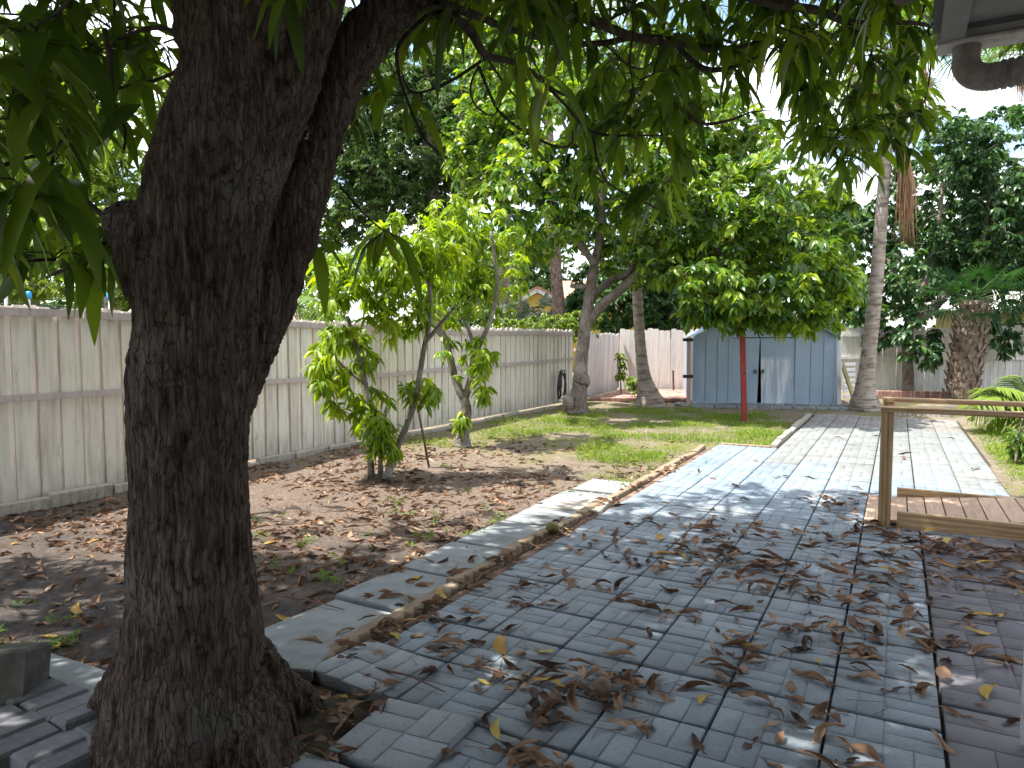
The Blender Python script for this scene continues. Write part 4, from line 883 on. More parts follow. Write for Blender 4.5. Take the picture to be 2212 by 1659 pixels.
for L, d0, rr_ in (([(930, 27), (864, 93), (860, 150), (880, 217), (917, 300), (967, 343)], 3.0, .010), ([(1047, 127), (970, 177), (907, 200), (880, 190), (866, 150)], 3.3, .008), ([(910, 203), (913, 240), (927, 267), (977, 303)], 3.2, .006),
    ([(1034, 143), (1017, 183), (1024, 223), (1064, 250), (1087, 207)], 3.3, .006), ([(1034, 143), (1057, 200), (1080, 243), (1137, 287), (1204, 317), (1234, 310), (1237, 283)], 3.3, .009), ([(1057, 133), (1087, 177), (1120, 217), (1140, 250)], 3.4, .007),
    ([(1150, 157), (1210, 215), (1280, 285), (1380, 292), (1430, 293)], 3.5, .009), ([(1280, 285), (1292, 350), (1320, 400), (1400, 440), (1450, 470)], 3.7, .008), ([(1370, 60), (1360, 130), (1365, 200), (1330, 290)], 3.8, .008),
    ([(1440, 85), (1410, 170), (1440, 240), (1474, 233)], 4.2, .007), ([(1304, 93), (1380, 150), (1440, 100)], 3.9, .007), ([(1204, 93), (1270, 60), (1360, 20), (1380, -20)], 3.6, .008), ([(1908, 50), (1880, 120), (1850, 210), (1790, 300), (1740, 320)], 5.2, .009),
    ([(1908, 50), (1870, 90), (1830, 200), (1850, 290)], 5.4, .008), ([(1760, 60), (1700, 110), (1630, 90)], 4.9, .008), ([(2005, 55), (2010, 150), (1990, 240), (1960, 310)], 5.5, .008),
    ([(410, 100), (350, 60), (250, 90), (240, 170), (225, 240)], 2.7, .010), ([(225, 60), (240, 150), (246, 220), (270, 280), (267, 330)], 2.5, .009), ([(418, 140), (330, 175), (260, 190), (160, 230), (90, 260)], 2.9, .008), ([(400, 200), (370, 280), (345, 350)], 2.9, .006),
    ([(246, 485), (180, 430), (110, 370), (60, 420), (30, 470)], 2.7, .012), ([(110, 370), (120, 330), (150, 300)], 2.7, .008), ([(0, 360), (60, 340), (110, 330), (150, 280)], 2.3, .008), ([(246, 500), (190, 560), (120, 590), (100, 600)], 2.5, .009), ([(737, 405), (790, 465), (830, 500), (856, 512)], 3.0, .005), ([(600, 560), (660, 530), (690, 525)], 3.0, .007)):
    limb(hh(L, d0, d0 + .25), list(np.linspace(rr_, rr_ * .5, len(L))), .2, 6)
# big overhead limbs that carry the crown over the camera and the yard
for az, el, L in ((0, 34, 5.4), (38, 30, 5.0), (75, 36, 4.8), (115, 32, 5.0), (160, 36, 4.6), (205, 32, 4.6), (250, 36, 4.4), (300, 34, 5.2), (335, 40, 5.0), (20, 62, 3.6), (140, 62, 3.4), (260, 62, 3.4)):
    s = tp(650, -200) if az > 60 and az < 290 else tp(1080, -220, .3); d = np.array([math.cos(R(az)) * math.cos(R(el)), math.sin(R(az)) * math.cos(R(el)), math.sin(R(el))])
    limb([s, s + d * L * .3 + [0, 0, .15], s + d * L * .65 + r.normal(0, .15, 3), s + d * L + [0, 0, -.4]], [.085, .065, .042, .018], .3, 9)
BX = [-600, -100, 0, 130, 280, 300, 420, 620, 700, 745, 880, 905, 1050, 1080, 1150, 1250, 1265, 1330, 1490, 1520, 1600, 1625, 1690, 1705, 1830, 1960, 2010, 2060, 2110, 2212, 2700]
BY = [620, 600, 560, 590, 560, 380, 130, 130, 180, 270, 260, 60, 50, 110, 210, 210, 400, 450, 420, 200, 170, 90, 100, 320, 375, 375, 280, 190, 130, 120, 100]
def bound(px): return np.interp(px, BX, BY)
cen = np.array([-1.6, 1.9, 0.0])
m = 17000; q = nrm(r.normal(0, 1, (m, 3))) * (r.uniform(.25, 1, m) ** (1 / 3))[:, None]; q[:, 2] = np.abs(q[:, 2])
dome = cen + q * [5.2, 5.7, 3.6] + [0, 0, 2.7]
dome = dome[(fbm(dome * .8, 2, 31) > .30)]
px, py, dd = PROJ(dome); infr = (dd > .3) & (px > -450) & (px < 2660) & (py > -420)
keep = np.where(infr, (py < -130), True); keep &= ~((dome[:, 0] > 0) & (dome[:, 1] < 3.7) & (dome[:, 2] < 4.2)); keep &= np.linalg.norm(dome - EYEP, axis=1) > 1.9
dome = dome[keep][:4000]
d2 = np.stack([r.uniform(-4.6, 1.0, 5200), r.uniform(-2.0, 6.5, 5200), np.zeros(5200)], 1); d2[:, 2] = 4.1 + r.uniform(0, 1.5, 5200) - .05 * ((d2[:, 0] + 1.4) ** 2) + .12 * np.maximum(0, d2[:, 1] - 4)  # unseen extra leaf layer added across the sun's path to shade the paving
px, py, dd = PROJ(d2); d2 = d2[~((dd > .3) & (px > -450) & (px < 2660) & (py > -130))][:2900]; dome = np.concatenate([dome, d2])
# the hanging fringe seen from the yard: lower edge of the crown
fr = []
def fringe(x0, x1, d0, d1, n, top=-160, pw=1.0):
    k = 0
    while k < n:
        x = r.uniform(x0, x1); b = float(bound(x)) * r.uniform(.72, 1.12); y = top + (b - top) * r.uniform(0, 1) ** pw; d = r.uniform(d0, d1)
        if 195 < x < 345 and 330 < y < 580: k += .2; continue
        if 880 < x < 1075 and y > 70 - 0 and r.uniform() < .6: k += .3; continue
        fr.append(H(x, y, d)); k += 1
fringe(-350, 320, 2.2, 4.8, 112, pw=.85); fringe(-250, 230, 1.5, 2.1, 18, pw=1.2); fringe(-100, 330, 3.6, 6.5, 34, pw=.75); fringe(300, 760, 3.2, 5.5, 40); fringe(380, 700, 2.0, 2.3, 5, pw=1.6)
fringe(740, 900, 3.1, 4.2, 22, pw=.6); fringe(900, 1260, 2.8, 5.4, 54, pw=1.0); fringe(1255, 1510, 3.6, 5.6, 72, pw=.75); fringe(1480, 1720, 4.2, 6.4, 78, pw=.8); fringe(1690, 2010, 4.6, 6.8, 200, pw=.72); fringe(2000, 2350, 4.6, 6.6, 64, pw=.8); fringe(1400, 2000, 3.4, 4.8, 26, top=-200, pw=1.4)
for (a, b, d) in ((830, 508, 3.0), (856, 512, 3.1), (690, 526, 3.0), (1180, 188, 2.5), (1110, 10, 2.3), (1140, 0, 2.4), (60, 120, 1.7), (20, 60, 1.6), (120, 560, 2.4), (200, 560, 2.45), (1590, 285 - 100, 4.4)): fr.append(H(a, b, d))
fr = np.array(fr)
td1 = grow(seeds, fr, LB, .003, .008, .10, 5, r, root=tp(800, 60, .2)); td2 = grow(seeds, dome, LB, .004, .012, .05, 4, r, root=tp(650, -200))
LB.build('limbs', MT['twig'], MTREE, True)
v1 = whorls(fr, td1 * [1, 1, .5], 7, .165, .045, 'mango', .5, .9, (.15, .8), .16, r, .22, .35, .6); v2 = whorls(dome, td2, 12, .22, .055, 'low', .6, 1.0, (.1, .5), .15, r)
# leaves never float in front of the lens
link('crown', npmesh('crown', *joinl([v1, v2])), MT['mango_leaf'], MTREE, True)

# ================================================================== OTHER TREES
def pt(L, dh, s=1.0): return [(H(a, b, dh), c * dh / F) for a, b, c in L]
dA = float(G(1245, 893) @ FH)
ab = G(1245, 893)
tree('avocado_tree', ab, 'avocado tree with knobbly grey trunk and broad bright green crown on the lawn',
     [[(ab - [0, 0, .1], .34)] + pt([(1246, 880, 22), (1252, 838, 17), (1256, 822, 19), (1254, 808, 16), (1257, 770, 13.5), (1264, 705, 13.5), (1272, 650, 11.5), (1280, 590, 10), (1292, 530, 8), (1302, 440, 7), (1310, 330, 5)], dA),
      pt([(1302, 440, 7), (1280, 330, 6), (1230, 200, 5), (1150, 100, 3)], dA + .4), pt([(1310, 380, 6), (1350, 280, 5), (1400, 160, 3)], dA + .4), pt([(1264, 705, 12), (1300, 660, 11), (1345, 622, 10), (1385, 585, 10), (1410, 560, 8), (1470, 545, 8), (1560, 540, 6), (1660, 500, 4)], dA), pt([(1388, 582, 8), (1440, 560, 7), (1520, 575, 5), (1600, 610, 4), (1680, 640, 3)], dA - .3),
      pt([(1270, 655, 8), (1310, 612, 8), (1355, 590, 7), (1380, 540, 6), (1400, 430, 5), (1420, 300, 3)], dA + .3), pt([(1276, 622, 5), (1240, 618, 5), (1232, 616, 5)], dA), pt([(1284, 570, 8), (1230, 500, 6), (1160, 430, 4), (1110, 360, 3)], dA - .2), pt([(1300, 460, 6), (1260, 360, 5), (1210, 250, 3)], dA + .2), pt([(1235, 872, 18), (1224, 868, 17), (1216, 872, 12)], dA - .15)],
     [(1120, 440, dA - .8, 120, 140, 1.5), (1190, 270, dA + .3, 140, 120, 1.7), (1330, 400, dA, 170, 150, 2.0), (1500, 420, dA + .3, 190, 170, 2.2), (1610, 420, dA - .8, 160, 200, 2.0), (1590, 620, dA - 1.3, 170, 70, 1.3), (1560, 690, dA - 1.0, 110, 30, .9), (1700, 685, dA - 1.3, 90, 34, .9), (1700, 590, dA - 1.4, 120, 100, 1.5), (1760, 640, dA - 1.2, 80, 90, 1.0), (1400, 560, dA, 120, 60, 1.2), (1760, 480, dA + .4, 60, 120, 1.0), (1800, 600, dA + .2, 60, 90, 1.0), (1805, 470, dA + .8, 50, 90, 1.0), (1130, 130, dA + 1.6, 160, 130, 1.8), (1380, 190, dA + 1.6, 180, 130, 2.0), (1050, 330, dA + .5, 90, 140, 1.2), (1560, 290, dA + 1.2, 110, 90, 1.6)],
     3900, 11, .17, .075, MT['avocado_leaf'], MT['avocado_bark'], 21, 'oval', .3, .9, (.1, .5), .8, 1.0, .3, carve=lambda T: (lambda x, y, d: ~((x < 1470) & (y > 615)) & ~((x > 1866)) & ~((y > 690) & (x < 1480)) & (y < 728 + 12 * np.sin(x * .05)) & ~((x > 1640) & (y < 235 + (x - 1640) * .9)))(*PROJ(T)), thr=.38)
dB = float(G(822, 1030) @ FH); bb = G(822, 1030)
tree('young_tree', bb, 'young multi stemmed tree with lime green leaves by the fence, nearest the mango', 
     [[(G(802, 1032), .042)] + pt([(800, 985, 7), (797, 920, 5.5), (792, 840, 5), (776, 770, 4), (752, 690, 4)], dB), [(G(835, 1036), .048)] + pt([(850, 985, 8), (876, 925, 7), (898, 860, 6.5), (908, 800, 6.5), (918, 740, 5.5), (930, 680, 5), (926, 610, 5), (905, 540, 3)], dB), [(G(822, 1030), .035)] + pt([(822, 990, 5), (826, 940, 5), (835, 880, 4)], dB - .1), pt([(918, 740, 5), (960, 690, 4), (985, 660, 3)], dB), pt([(790, 830, 4), (740, 790, 3), (700, 740, 2)], dB)],
     [(752, 790, dB, 78, 110, .5), (755, 630, dB, 90, 110, .7), (900, 850, dB, 55, 40, .4), (815, 900, dB, 55, 60, .4), (905, 540, dB + .2, 110, 90, .7), (838, 970, dB - .1, 40, 22, .25), (850, 640, dB + .2, 110, 100, .7)],
     400, 11, .125, .036, MT['lychee_leaf'], MT['lychee_bark'], 22, 'mango', .45, .95, (.2, .7), .9, 2.0, .2, cat='young tree', r0=.003, rk=.010)
dC = float(G(998, 958) @ FH); cb_ = G(998, 958)
tree('young_tree', cb_, 'slender young tree with a crooked forked trunk, between the multi stemmed tree and the avocado',
     [[(cb_ - [0, 0, .05], .15)] + pt([(1001, 930, 11), (1008, 890, 11), (1002, 862, 10), (985, 825, 8), (974, 780, 8), (960, 730, 7), (945, 690, 6), (955, 620, 5), (970, 520, 3)], dC), pt([(1003, 866, 8), (1018, 815, 8), (1026, 765, 7), (1050, 715, 5), (1068, 660, 5), (1074, 600, 4), (1060, 500, 3)], dC), pt([(960, 735, 5), (925, 690, 4), (880, 660, 3)], dC), pt([(1026, 765, 4), (1015, 720, 4), (1000, 690, 3)], dC)],
     [(1012, 765, dC - .1, 62, 55, .5), (1050, 590, dC + .3, 90, 110, .9), (970, 600, dC + .2, 110, 110, .9), (1010, 480, dC + .3, 110, 70, .9), (1035, 835, dC, 28, 40, .3), (985, 905, dC - .1, 22, 20, .15)],
     420, 10, .125, .04, MT['lychee_leaf'], MT['lychee_bark'], 23, 'mango', .4, .95, (.2, .7), .9, 1.6, .2, cat='young tree', r0=.003, rk=.010)
def bgtree(name, label, cx, base_dh, ells, n, nl, L, W, mat, bark, seed, tr=.22, group=None, top=None, kind='low', **kw):
    b = H(cx, 760, base_dh) * [1, 1, 0]; tz = top if top else max(H(e[0], e[1], e[2])[2] for e in ells)
    return tree(name, b, label, [[(b, tr * 1.4), (b + [.1, 0, tz * .35], tr), (b + [-.1, .1, tz * .7], tr * .6), (b + [.05, 0, tz], tr * .2)]], ells, n, nl, L, W, mat, bark, seed, kind, group=group, n=4, r0=.01, rk=.014, trunk_n=9, **kw)
bgtree('oak_tree', 'tall dark small leaved tree standing beyond the fence, behind the young trees', 930, 24, [(900, 330, 24, 190, 190, 3), (800, 430, 24, 110, 120, 2.5), (760, 200, 25, 140, 170, 3), (1050, 150, 27, 140, 170, 3), (1010, 250, 25, 130, 150, 3), (850, 220, 24, 130, 90, 2.5), (960, 420, 24, 90, 70, 2), (1010, 60, 25, 60, 60, 1.5)], 4200, 28, .16, .075, MT['oak_leaf'], MT['avocado_bark'], 31, .35, clump=.7, cs=.8, spread=1.3, down=.2, back=.5, thr=.45)
bgtree('shade_tree', 'sunlit yellow green tree beyond the fence at the far left', 60, 14, [(60, 520, 13.5, 150, 130, 1.6), (230, 560, 14, 130, 110, 1.6), (-120, 500, 14, 150, 150, 1.8)], 1000, 24, .15, .06, MT['yellow_leaf'], MT['avocado_bark'], 32, .16, clump=.9, spread=1.2, back=.3)
bgtree('broadleaf_tree', 'bright green tree far behind the left fence and the mango trunk', 250, 22, [(220, 330, 22, 220, 220, 3), (420, 440, 22, 200, 200, 3), (40, 250, 23, 200, 220, 3), (640, 520, 24, 150, 140, 2.5), (560, 350, 24, 170, 170, 2.5)], 1700, 24, .24, .10, MT['hedge_leaf'], MT['avocado_bark'], 33, .3, clump=.6, cs=.8, spread=1.3, back=.5)
bgtree('broadleaf_tree', 'pale green tree far beyond the fence, above the roof of the yellow house', 1120, 44, [(1100, 580, 44, 170, 90, 4), (1260, 560, 46, 150, 110, 4), (950, 600, 42, 160, 80, 4)], 620, 24, .35, .15, MT['oak_leaf'], MT['avocado_bark'], 34, .4, clump=.9, cs=.5, spread=1.6, back=.8)
bgtree('shrub', 'dark dense shrub beyond the fence corner, left of the smooth palm trunk', 1340, 23, [(1330, 660, 23, 75, 62, 1.2), (1400, 640, 23.5, 80, 80, 1.2), (1300, 610, 24, 60, 50, 1.2), (1260, 660, 25, 40, 45, 1), (1440, 690, 24, 50, 40, 1)], 950, 24, .19, .08, MT['dark_leaf'], MT['avocado_bark'], 35, .1, clump=.5, spread=1.2, back=.3, cat='shrub')
bgtree('broadleaf_tree', 'mid green tree behind the back fence above the blue shed', 1560, 27, [(1560, 520, 27, 180, 130, 2.6), (1740, 500, 27, 150, 130, 2.6), (1420, 520, 27, 110, 120, 2.2), (1700, 640, 26, 170, 60, 2), (1440, 640, 25, 90, 60, 1.5), (1810, 460, 27, 110, 80, 2), (1580, 660, 25, 100, 40, 1.5)], 2200, 24, .2, .09, MT['oak_leaf'], MT['avocado_bark'], 36, .25, clump=.8, cs=.9, spread=1.3, back=.5, carve=lambda T: (lambda x, y, d: y > 400 + np.clip((x - 1640), 0, 400) * .25)(*PROJ(T)))
bgtree('hedge', 'bright lime hedge showing over the white fence below the yellow house', 1160, 18.2, [(1100, 712, 18, 70, 24, .5), (1190, 708, 18.4, 80, 30, .5), (1255, 700, 18.8, 50, 40, .5)], 300, 16, .12, .055, MT['hedge_leaf'], MT['avocado_bark'], 37, .05, clump=.2, spread=1.1, cat='hedge', top=1.9)
bgtree('silver_shrub', 'silvery grey shrub in front of the yellow gable', 1150, 27, [(1105, 672, 27, 46, 34, .9), (1190, 672, 27, 34, 36, .9), (1245, 670, 27.5, 40, 40, .9)], 420, 22, .12, .04, MT['silver_leaf'], MT['avocado_bark'], 38, .06, clump=.5, spread=1.2, back=.3, cat='shrub')
bgtree('low_shrub', 'small yellow green shrub peeking over the back fence left of the shed', 1458, 23.5, [(1458, 712, 23.5, 34, 20, .4)], 60, 20, .12, .05, MT['yellow_leaf'], MT['avocado_bark'], 39, .04, clump=.1, cat='shrub')
bgtree('broadleaf_tree', 'leafy tree beyond the back fence at the far right edge', 2260, 25, [(2200, 560, 25, 160, 110, 2.4), (2060, 560, 26, 150, 90, 2.4), (2330, 480, 25, 160, 180, 2.4), (1930, 640, 25, 90, 70, 2), (2100, 450, 26, 160, 120, 2.4)], 1700, 24, .2, .09, MT['oak_leaf'], MT['avocado_bark'], 40, .25, clump=.8, spread=1.3, back=.5)
b = H(1208, 760, 24) * [1, 1, 0]
tree('pine_tree', b, 'rough reddish pine trunk rising beyond the hedge and the yellow gable', [[(b, .27)] + pt([(1208, 690, 14), (1202, 600, 12.5), (1196, 480, 11.5), (1188, 330, 10), (1178, 150, 7), (1172, 40, 4)], 24)], [(1180, 60, 24, 140, 110, 2), (1240, -40, 24.5, 130, 90, 2)], 260, 40, .22, .012, MT['oak_leaf'], MT['pine_bark'], 41, 'low', .1, 1.4, clump=.9, back=.3, n=4)
dR = 17.2; rb = G(1962, 857); dR = float(rb @ FH)
tree('dark_avocado_tree', rb, 'dark glossy leaved tree with a straight slim trunk at the back fence on the right',
     [[(rb, .17)] + pt([(1962, 820, 11), (1960, 740, 10.5), (1966, 690, 10), (1990, 640, 8), (2010, 560, 6), (2030, 460, 4), (2040, 380, 3)], dR), pt([(1964, 700, 10), (2010, 672, 10), (2060, 615, 10), (2110, 575, 9), (2160, 535, 7), (2230, 480, 5)], dR - .4), pt([(2110, 575, 6), (2130, 480, 5), (2140, 380, 3)], dR - .3), pt([(1975, 670, 6), (1940, 620, 5), (1920, 560, 3)], dR)],
     [(2060, 430, dR, 150, 180, 1.7), (2190, 430, dR - .3, 130, 190, 1.7), (1965, 590, dR, 70, 110, 1.2), (2000, 735, dR - .9, 62, 60, .7), (1905, 690, dR + .3, 45, 80, .8), (2110, 620, dR, 130, 70, 1.2), (2165, 730, dR - .5, 45, 50, .6), (2290, 560, dR, 110, 200, 1.6), (1930, 470, dR + 1, 60, 100, 1.0), (1840, 560, dR + 1.2, 60, 130, 1.0), (1860, 680, dR + .8, 50, 60, .8), (2030, 330, dR + .5, 110, 90, 1.3), (2170, 320, dR + .5, 90, 90, 1.3)],
     2400, 12, .17, .075, MT['dark_leaf'], MT['avocado_bark'], 42, 'oval', .4, .9, (.1, .5), .9, 1.2, .35, carve=lambda T: (lambda x, y, d: ~((x < 1795)) & ~((x > 2070) & (x < 2125) & (y > 655)) & ~((x > 2030) & (y > 650) & (x < 2140)))(*PROJ(T)))
sp = G(1342, 856)
tree('sapling', sp, 'small bright sapling growing at the fence corner left of the palm trunk', [[(sp, .02)] + pt([(1340, 820, 1.6), (1334, 780, 1.3), (1340, 765, 1)], float(sp @ FH)), pt([(1366, 850, 1.5), (1372, 810, 1)], float(sp @ FH) - 1.0)], [(1334, 790, float(sp @ FH), 18, 34, .2), (1372, 822, float(sp @ FH) - 1, 16, 34, .2)], 40, 9, .13, .05, MT['hedge_leaf'], MT['lychee_bark'], 43, 'oval', cat='sapling')
sp = G(2188, 1006)
tree('bush', sp + [0.05, 0.2, 0], 'pale leafy plant at the right edge beside the grass strip', [[(sp + [.05, .2, 0], .015), (sp + [.07, .22, .3], .012), (sp + [.1, .2, .55], .008)]], [(2215, 950, float(sp @ FH) + .2, 26, 50, .25)], 40, 9, .12, .03, MT['palm_leaf'], MT['lychee_bark'], 44, 'mango', cat='plant')

rf = np.random.default_rng(99); fw_t = []
for k in range(2600):
    x = rf.uniform(-500, 2900); hgt = 640 - 70 * (math.sin(x * .006) + .5 * math.sin(x * .017 + 2)); fw_t.append(H(x, 735 - (735 - hgt) * rf.uniform(0, 1) ** .8, rf.uniform(50, 60)))
tag(link('far_wood', npmesh('far_wood', *whorls(np.array(fw_t), np.tile([0, 0, 1.0], (len(fw_t), 1)), 16, .55, .3, 'low', .2, 1.6, (.1, .4), .6, rf)), MT['oak_leaf']), 'far line of trees', 'trees', kind='stuff')
# ------------------------------------------------------------------ palms
TDIM = 1.0
def ribbon(segs, P, w, side, tone):
    """a leaflet: list of points to a folded strip"""
    segs.append((np.array(P), w, np.array(side), tone))
def ribbons_mesh(segs, name):
    V, Fq, rn = [], [], []
    for P, w, s, tone in segs:
        o = len(V); k = len(P)
        for i in range(k):
            ww = w * (1 - (i / (k - 1)) ** 2 * .95) * (.5 if i == 0 else 1); V.append(P[i] - s * ww); V.append(P[i] + s * ww)
        for i in range(k - 1): Fq.append((o + 2 * i, o + 2 * i + 1, o + 2 * i + 3, o + 2 * i + 2)); rn.append(tone)
    return npmesh(name, np.array(V), np.array(Fq), rn)
def fan(segs, mb, base, d, pet, rad, nseg, r, droop=.5, w=.022, tone=None):
    d = nrm(d); tip = base + d * pet; tip[2] -= .12 * pet; mb.tube([base, base + d * pet * .5, tip], [.016, .013, .010], 5)
    s = nrm(np.cross(d, [0, 0, 1.0])); u = np.cross(s, d); tone = r.uniform() if tone is None else tone
    tone = tone * TDIM
    for k in range(nseg):
        a = (k / (nseg - 1) - .5) * R(260); e = nrm(d * math.cos(a) + s * math.sin(a) + u * .12); L = rad * (1 - .25 * abs(a) / 2.3) * r.uniform(.92, 1.05)
        pts = [tip + e * L * t - np.array([0, 0, droop * L * t ** 2.4]) for t in (0, .3, .6, .85, 1)]
        ribbon(segs, pts, w, nrm(np.cross(e, u)), tone * .7 + r.uniform() * .3)
def pinnate(segs, mb, base, d, L, nl, ll, r, sag=.6, w=.016, tone=None, hang=.5):
    d = nrm(d); pts = []; tone = r.uniform() if tone is None else tone
    for k in range(13):
        t = k / 12; pts.append(base + d * L * t - np.array([0, 0, sag * L * t * t]))
    mb.tube(pts, list(np.linspace(.02, .004, 13)), 5)
    for k in range(nl):
        t = .16 + .84 * (k + .5) / nl; i = min(11, int(t * 12)); p = pts[i] + (pts[i + 1] - pts[i]) * (t * 12 - i); ax_ = nrm(pts[i + 1] - pts[i]); s = nrm(np.cross(ax_, [0, 0, 1.0]) + 1e-6)
        for sg in (-1, 1):
            e = nrm(s * sg + ax_ * r.uniform(.5, .9) + np.array([0, 0, .15])); l = ll * math.sin(PI_ * (.12 + .8 * t)) * r.uniform(.85, 1.1) + .05
            q = [p + e * l * u - np.array([0, 0, hang * l * u * u]) for u in (0, .35, .7, 1)]
            ribbon(segs, q, w, nrm(np.cross(e, [0, 0, 1.0]) * .9 + np.array([0, 0, .35]) * sg), tone * .6 + r.uniform() * .4)
def trunk_mesh(t, pts, bark, n=20, rings=True, sub=14):
    P, Q = smooth_path([p for p, _ in pts], [q for _, q in pts], sub, .1); Q = [q * (1 + (.035 if k % 3 == 0 else -.01) * rings) for k, q in enumerate(Q)]
    mb = MB(); mb.tube(P, Q, n); mb.build('trunk', bark, t, True)
r = np.random.default_rng(51)
pb = G(1404, 876); dP = float(pb @ FH); t = thing('palm_tree', pb, 'grey smooth palm trunk with a swollen base at the edge of the red patio', 'palm tree', 'tall smooth palms')
trunk_mesh(t, [(pb - [0, 0, .05], 36 * dP / F)] + pt([(1402, 862, 28), (1396, 838, 20), (1391, 812, 14.5), (1385, 765, 12), (1379, 680, 10.8), (1375, 600, 10.5), (1371, 450, 10), (1366, 200, 9), (1362, -20, 10), (1360, -120, 9)], dP), MT['palm_bark'])
top = H(1360, -125, dP); segs, mb = [], MB()
for k in range(20):
    a = k * 2.4; e = .75 - .055 * k; pinnate(segs, mb, top, [math.cos(a) * math.cos(e), math.sin(a) * math.cos(e), math.sin(e)], 3.0, 40, .6, r, .55)
link('fronds', ribbons_mesh(segs, 'fronds'), MT['palm_leaf'], t); mb.build('frond_stems', MT['palm_leaf'], t, True)
pb = G(1868, 884); dP = float(pb @ FH); t = thing('palm_tree', pb, 'tall leaning palm right of the shed with brown dead fronds hanging from its top', 'palm tree', 'tall smooth palms')
trunk_mesh(t, [(pb - [0, 0, .05], 34 * dP / F)] + pt([(1868, 872, 30), (1869, 845, 22), (1873, 800, 16.5), (1878, 750, 15), (1884, 700, 14.3), (1894, 600, 13.5), (1903, 480, 12.5), (1914, 330, 11.5), (1920, 200, 11), (1922, 120, 10)], dP), MT['palm_bark'])
top = H(1922, 118, dP); segs, mb, dead = [], MB(), []
for k in range(26):
    a = k * 2.4; e = 1.0 - .05 * k; fan(segs, mb, top, [math.cos(a) * math.cos(e), math.sin(a) * math.cos(e), math.sin(e)], r.uniform(.9, 1.3), .95, 26, r, .55, .02)
def deadhang(dead, px, y0, y1, wpx, n, dh):
    for k in range(n):
        x = px + r.normal(0, wpx * .5); a = H(px + (x - px) * .35, y0 + r.uniform(0, 30), dh + r.normal(0, .12)); z = H(x, y1 - abs(r.normal(0, 1)) * (y1 - y0) * .3, dh + r.normal(0, .2)); m_ = (a + z) / 2 + r.normal(0, .04, 3)
        ribbon(dead, [a, (a * .5 + m_ * .5) + r.normal(0, .02, 3), m_, z], .013, nrm(np.array([r.normal(), r.normal(), 0])), r.uniform())
deadhang(dead, 1957, 330, 545, 22, 150, dP - .2); deadhang(dead, 1945, 200, 470, 26, 90, dP); deadhang(dead, 1862, 170, 440, 14, 60, dP); deadhang(dead, 1890, 130, 330, 26, 60, dP + .1); deadhang(dead, 1838, 130, 260, 12, 34, dP); deadhang(dead, 2000, 130, 300, 16, 30, dP); deadhang(dead, 1640, 95, 215, 18, 30, dP + 3)
link('fronds', ribbons_mesh(segs, 'fronds'), MT['palm_leaf'], t); mb.build('frond_stems', MT['dead_frond'], t, True); link('dead_fronds', ribbons_mesh(dead, 'dead_fronds'), MT['dead_frond'], t)
# a second fan palm beyond, to the right
pb = H(2235, 760, 21) * [1, 1, 0]; t = thing('palm_tree', pb, 'distant fan palm at the right edge with straw coloured skirt behind the downspout', 'palm tree')
trunk_mesh(t, [(pb, .25)] + pt([(2240, 560, 11), (2240, 300, 10), (2236, 120, 10)], 21), MT['palm_bark']); top = H(2236, 115, 21); segs, mb, dead = [], MB(), []
for k in range(26):
    a = k * 2.4; e = 1.0 - .05 * k; fan(segs, mb, top, [math.cos(a) * math.cos(e), math.sin(a) * math.cos(e), math.sin(e)], r.uniform(1, 1.4), 1.1, 26, r, .6, .024)
deadhang(dead, 2212, 130, 235, 26, 110, 20.8)
link('fronds', ribbons_mesh(segs, 'fronds'), MT['palm_leaf'], t); mb.build('frond_stems', MT['dead_frond'], t, True); link('dead_fronds', ribbons_mesh(dead, 'dead_fronds'), MT['dead_frond'], t)
# sabal palm with criss-cross boots
pb = G(2078, 866); dP = float(pb @ FH); t = thing('boot_palm', pb, 'stout palm with criss cross leaf boots on its trunk at the back fence', 'palm tree')
core = [(pb, 30 * dP / F)] + pt([(2080, 820, 28), (2088, 770, 29), (2096, 720, 29), (2101, 680, 27), (2103, 650, 22)], dP); P, Q = smooth_path([p for p, _ in core], [q for _, q in core], 8, 0)
mb = MB(); mb.tube(P, Q, 18); mb.build('trunk', MT['boot'], t, True); mb = MB()
for row in range(13):
    f = row / 12.5 * (len(P) - 2); i = int(f); c = P[i] + (P[i + 1] - P[i]) * (f - i); q = Q[i]
    for k in range(8):
        a = 2 * PI_ * (k + .5 * (row % 2)) / 8 + r.normal(0, .06); o = np.array([math.cos(a), math.sin(a), 0])
        for sg in (-1, 1):
            tg = np.array([-o[1], o[0], 0]) * sg; s0 = c + o * q * 1.0 - [0, 0, .10]; s1 = c + o * (q * 1.08 + .03) + tg * q * .36 + [0, 0, .10]; s2 = s1 + o * r.uniform(.005, .03) + [0, 0, r.uniform(.02, .05)]
            mb.bar(s0 + tg * .01, s1, .075 * r.uniform(.8, 1.2), .022, up=o, bev=.004); mb.bar(s1, s2, .06, .02, up=o, bev=.004)
mb.build('boots', MT['boot'], t); segs, mb = [], MB(); top = H(2103, 648, dP); TDIM = .25  # fronds: shade put into the colour, dimmed tone and darker leaf
for k in range(24):
    a = k * 2.4; e = .95 - .055 * k; fan(segs, mb, top, [math.cos(a) * math.cos(e), math.sin(a) * math.cos(e), math.sin(e)], r.uniform(.6, 1.0), .75, 28, r, .5, .014)
link('fronds', ribbons_mesh(segs, 'fronds'), MT['dark_leaf'], t); mb.build('frond_stems', MT['dark_leaf'], t, True)
TDIM = 1.0
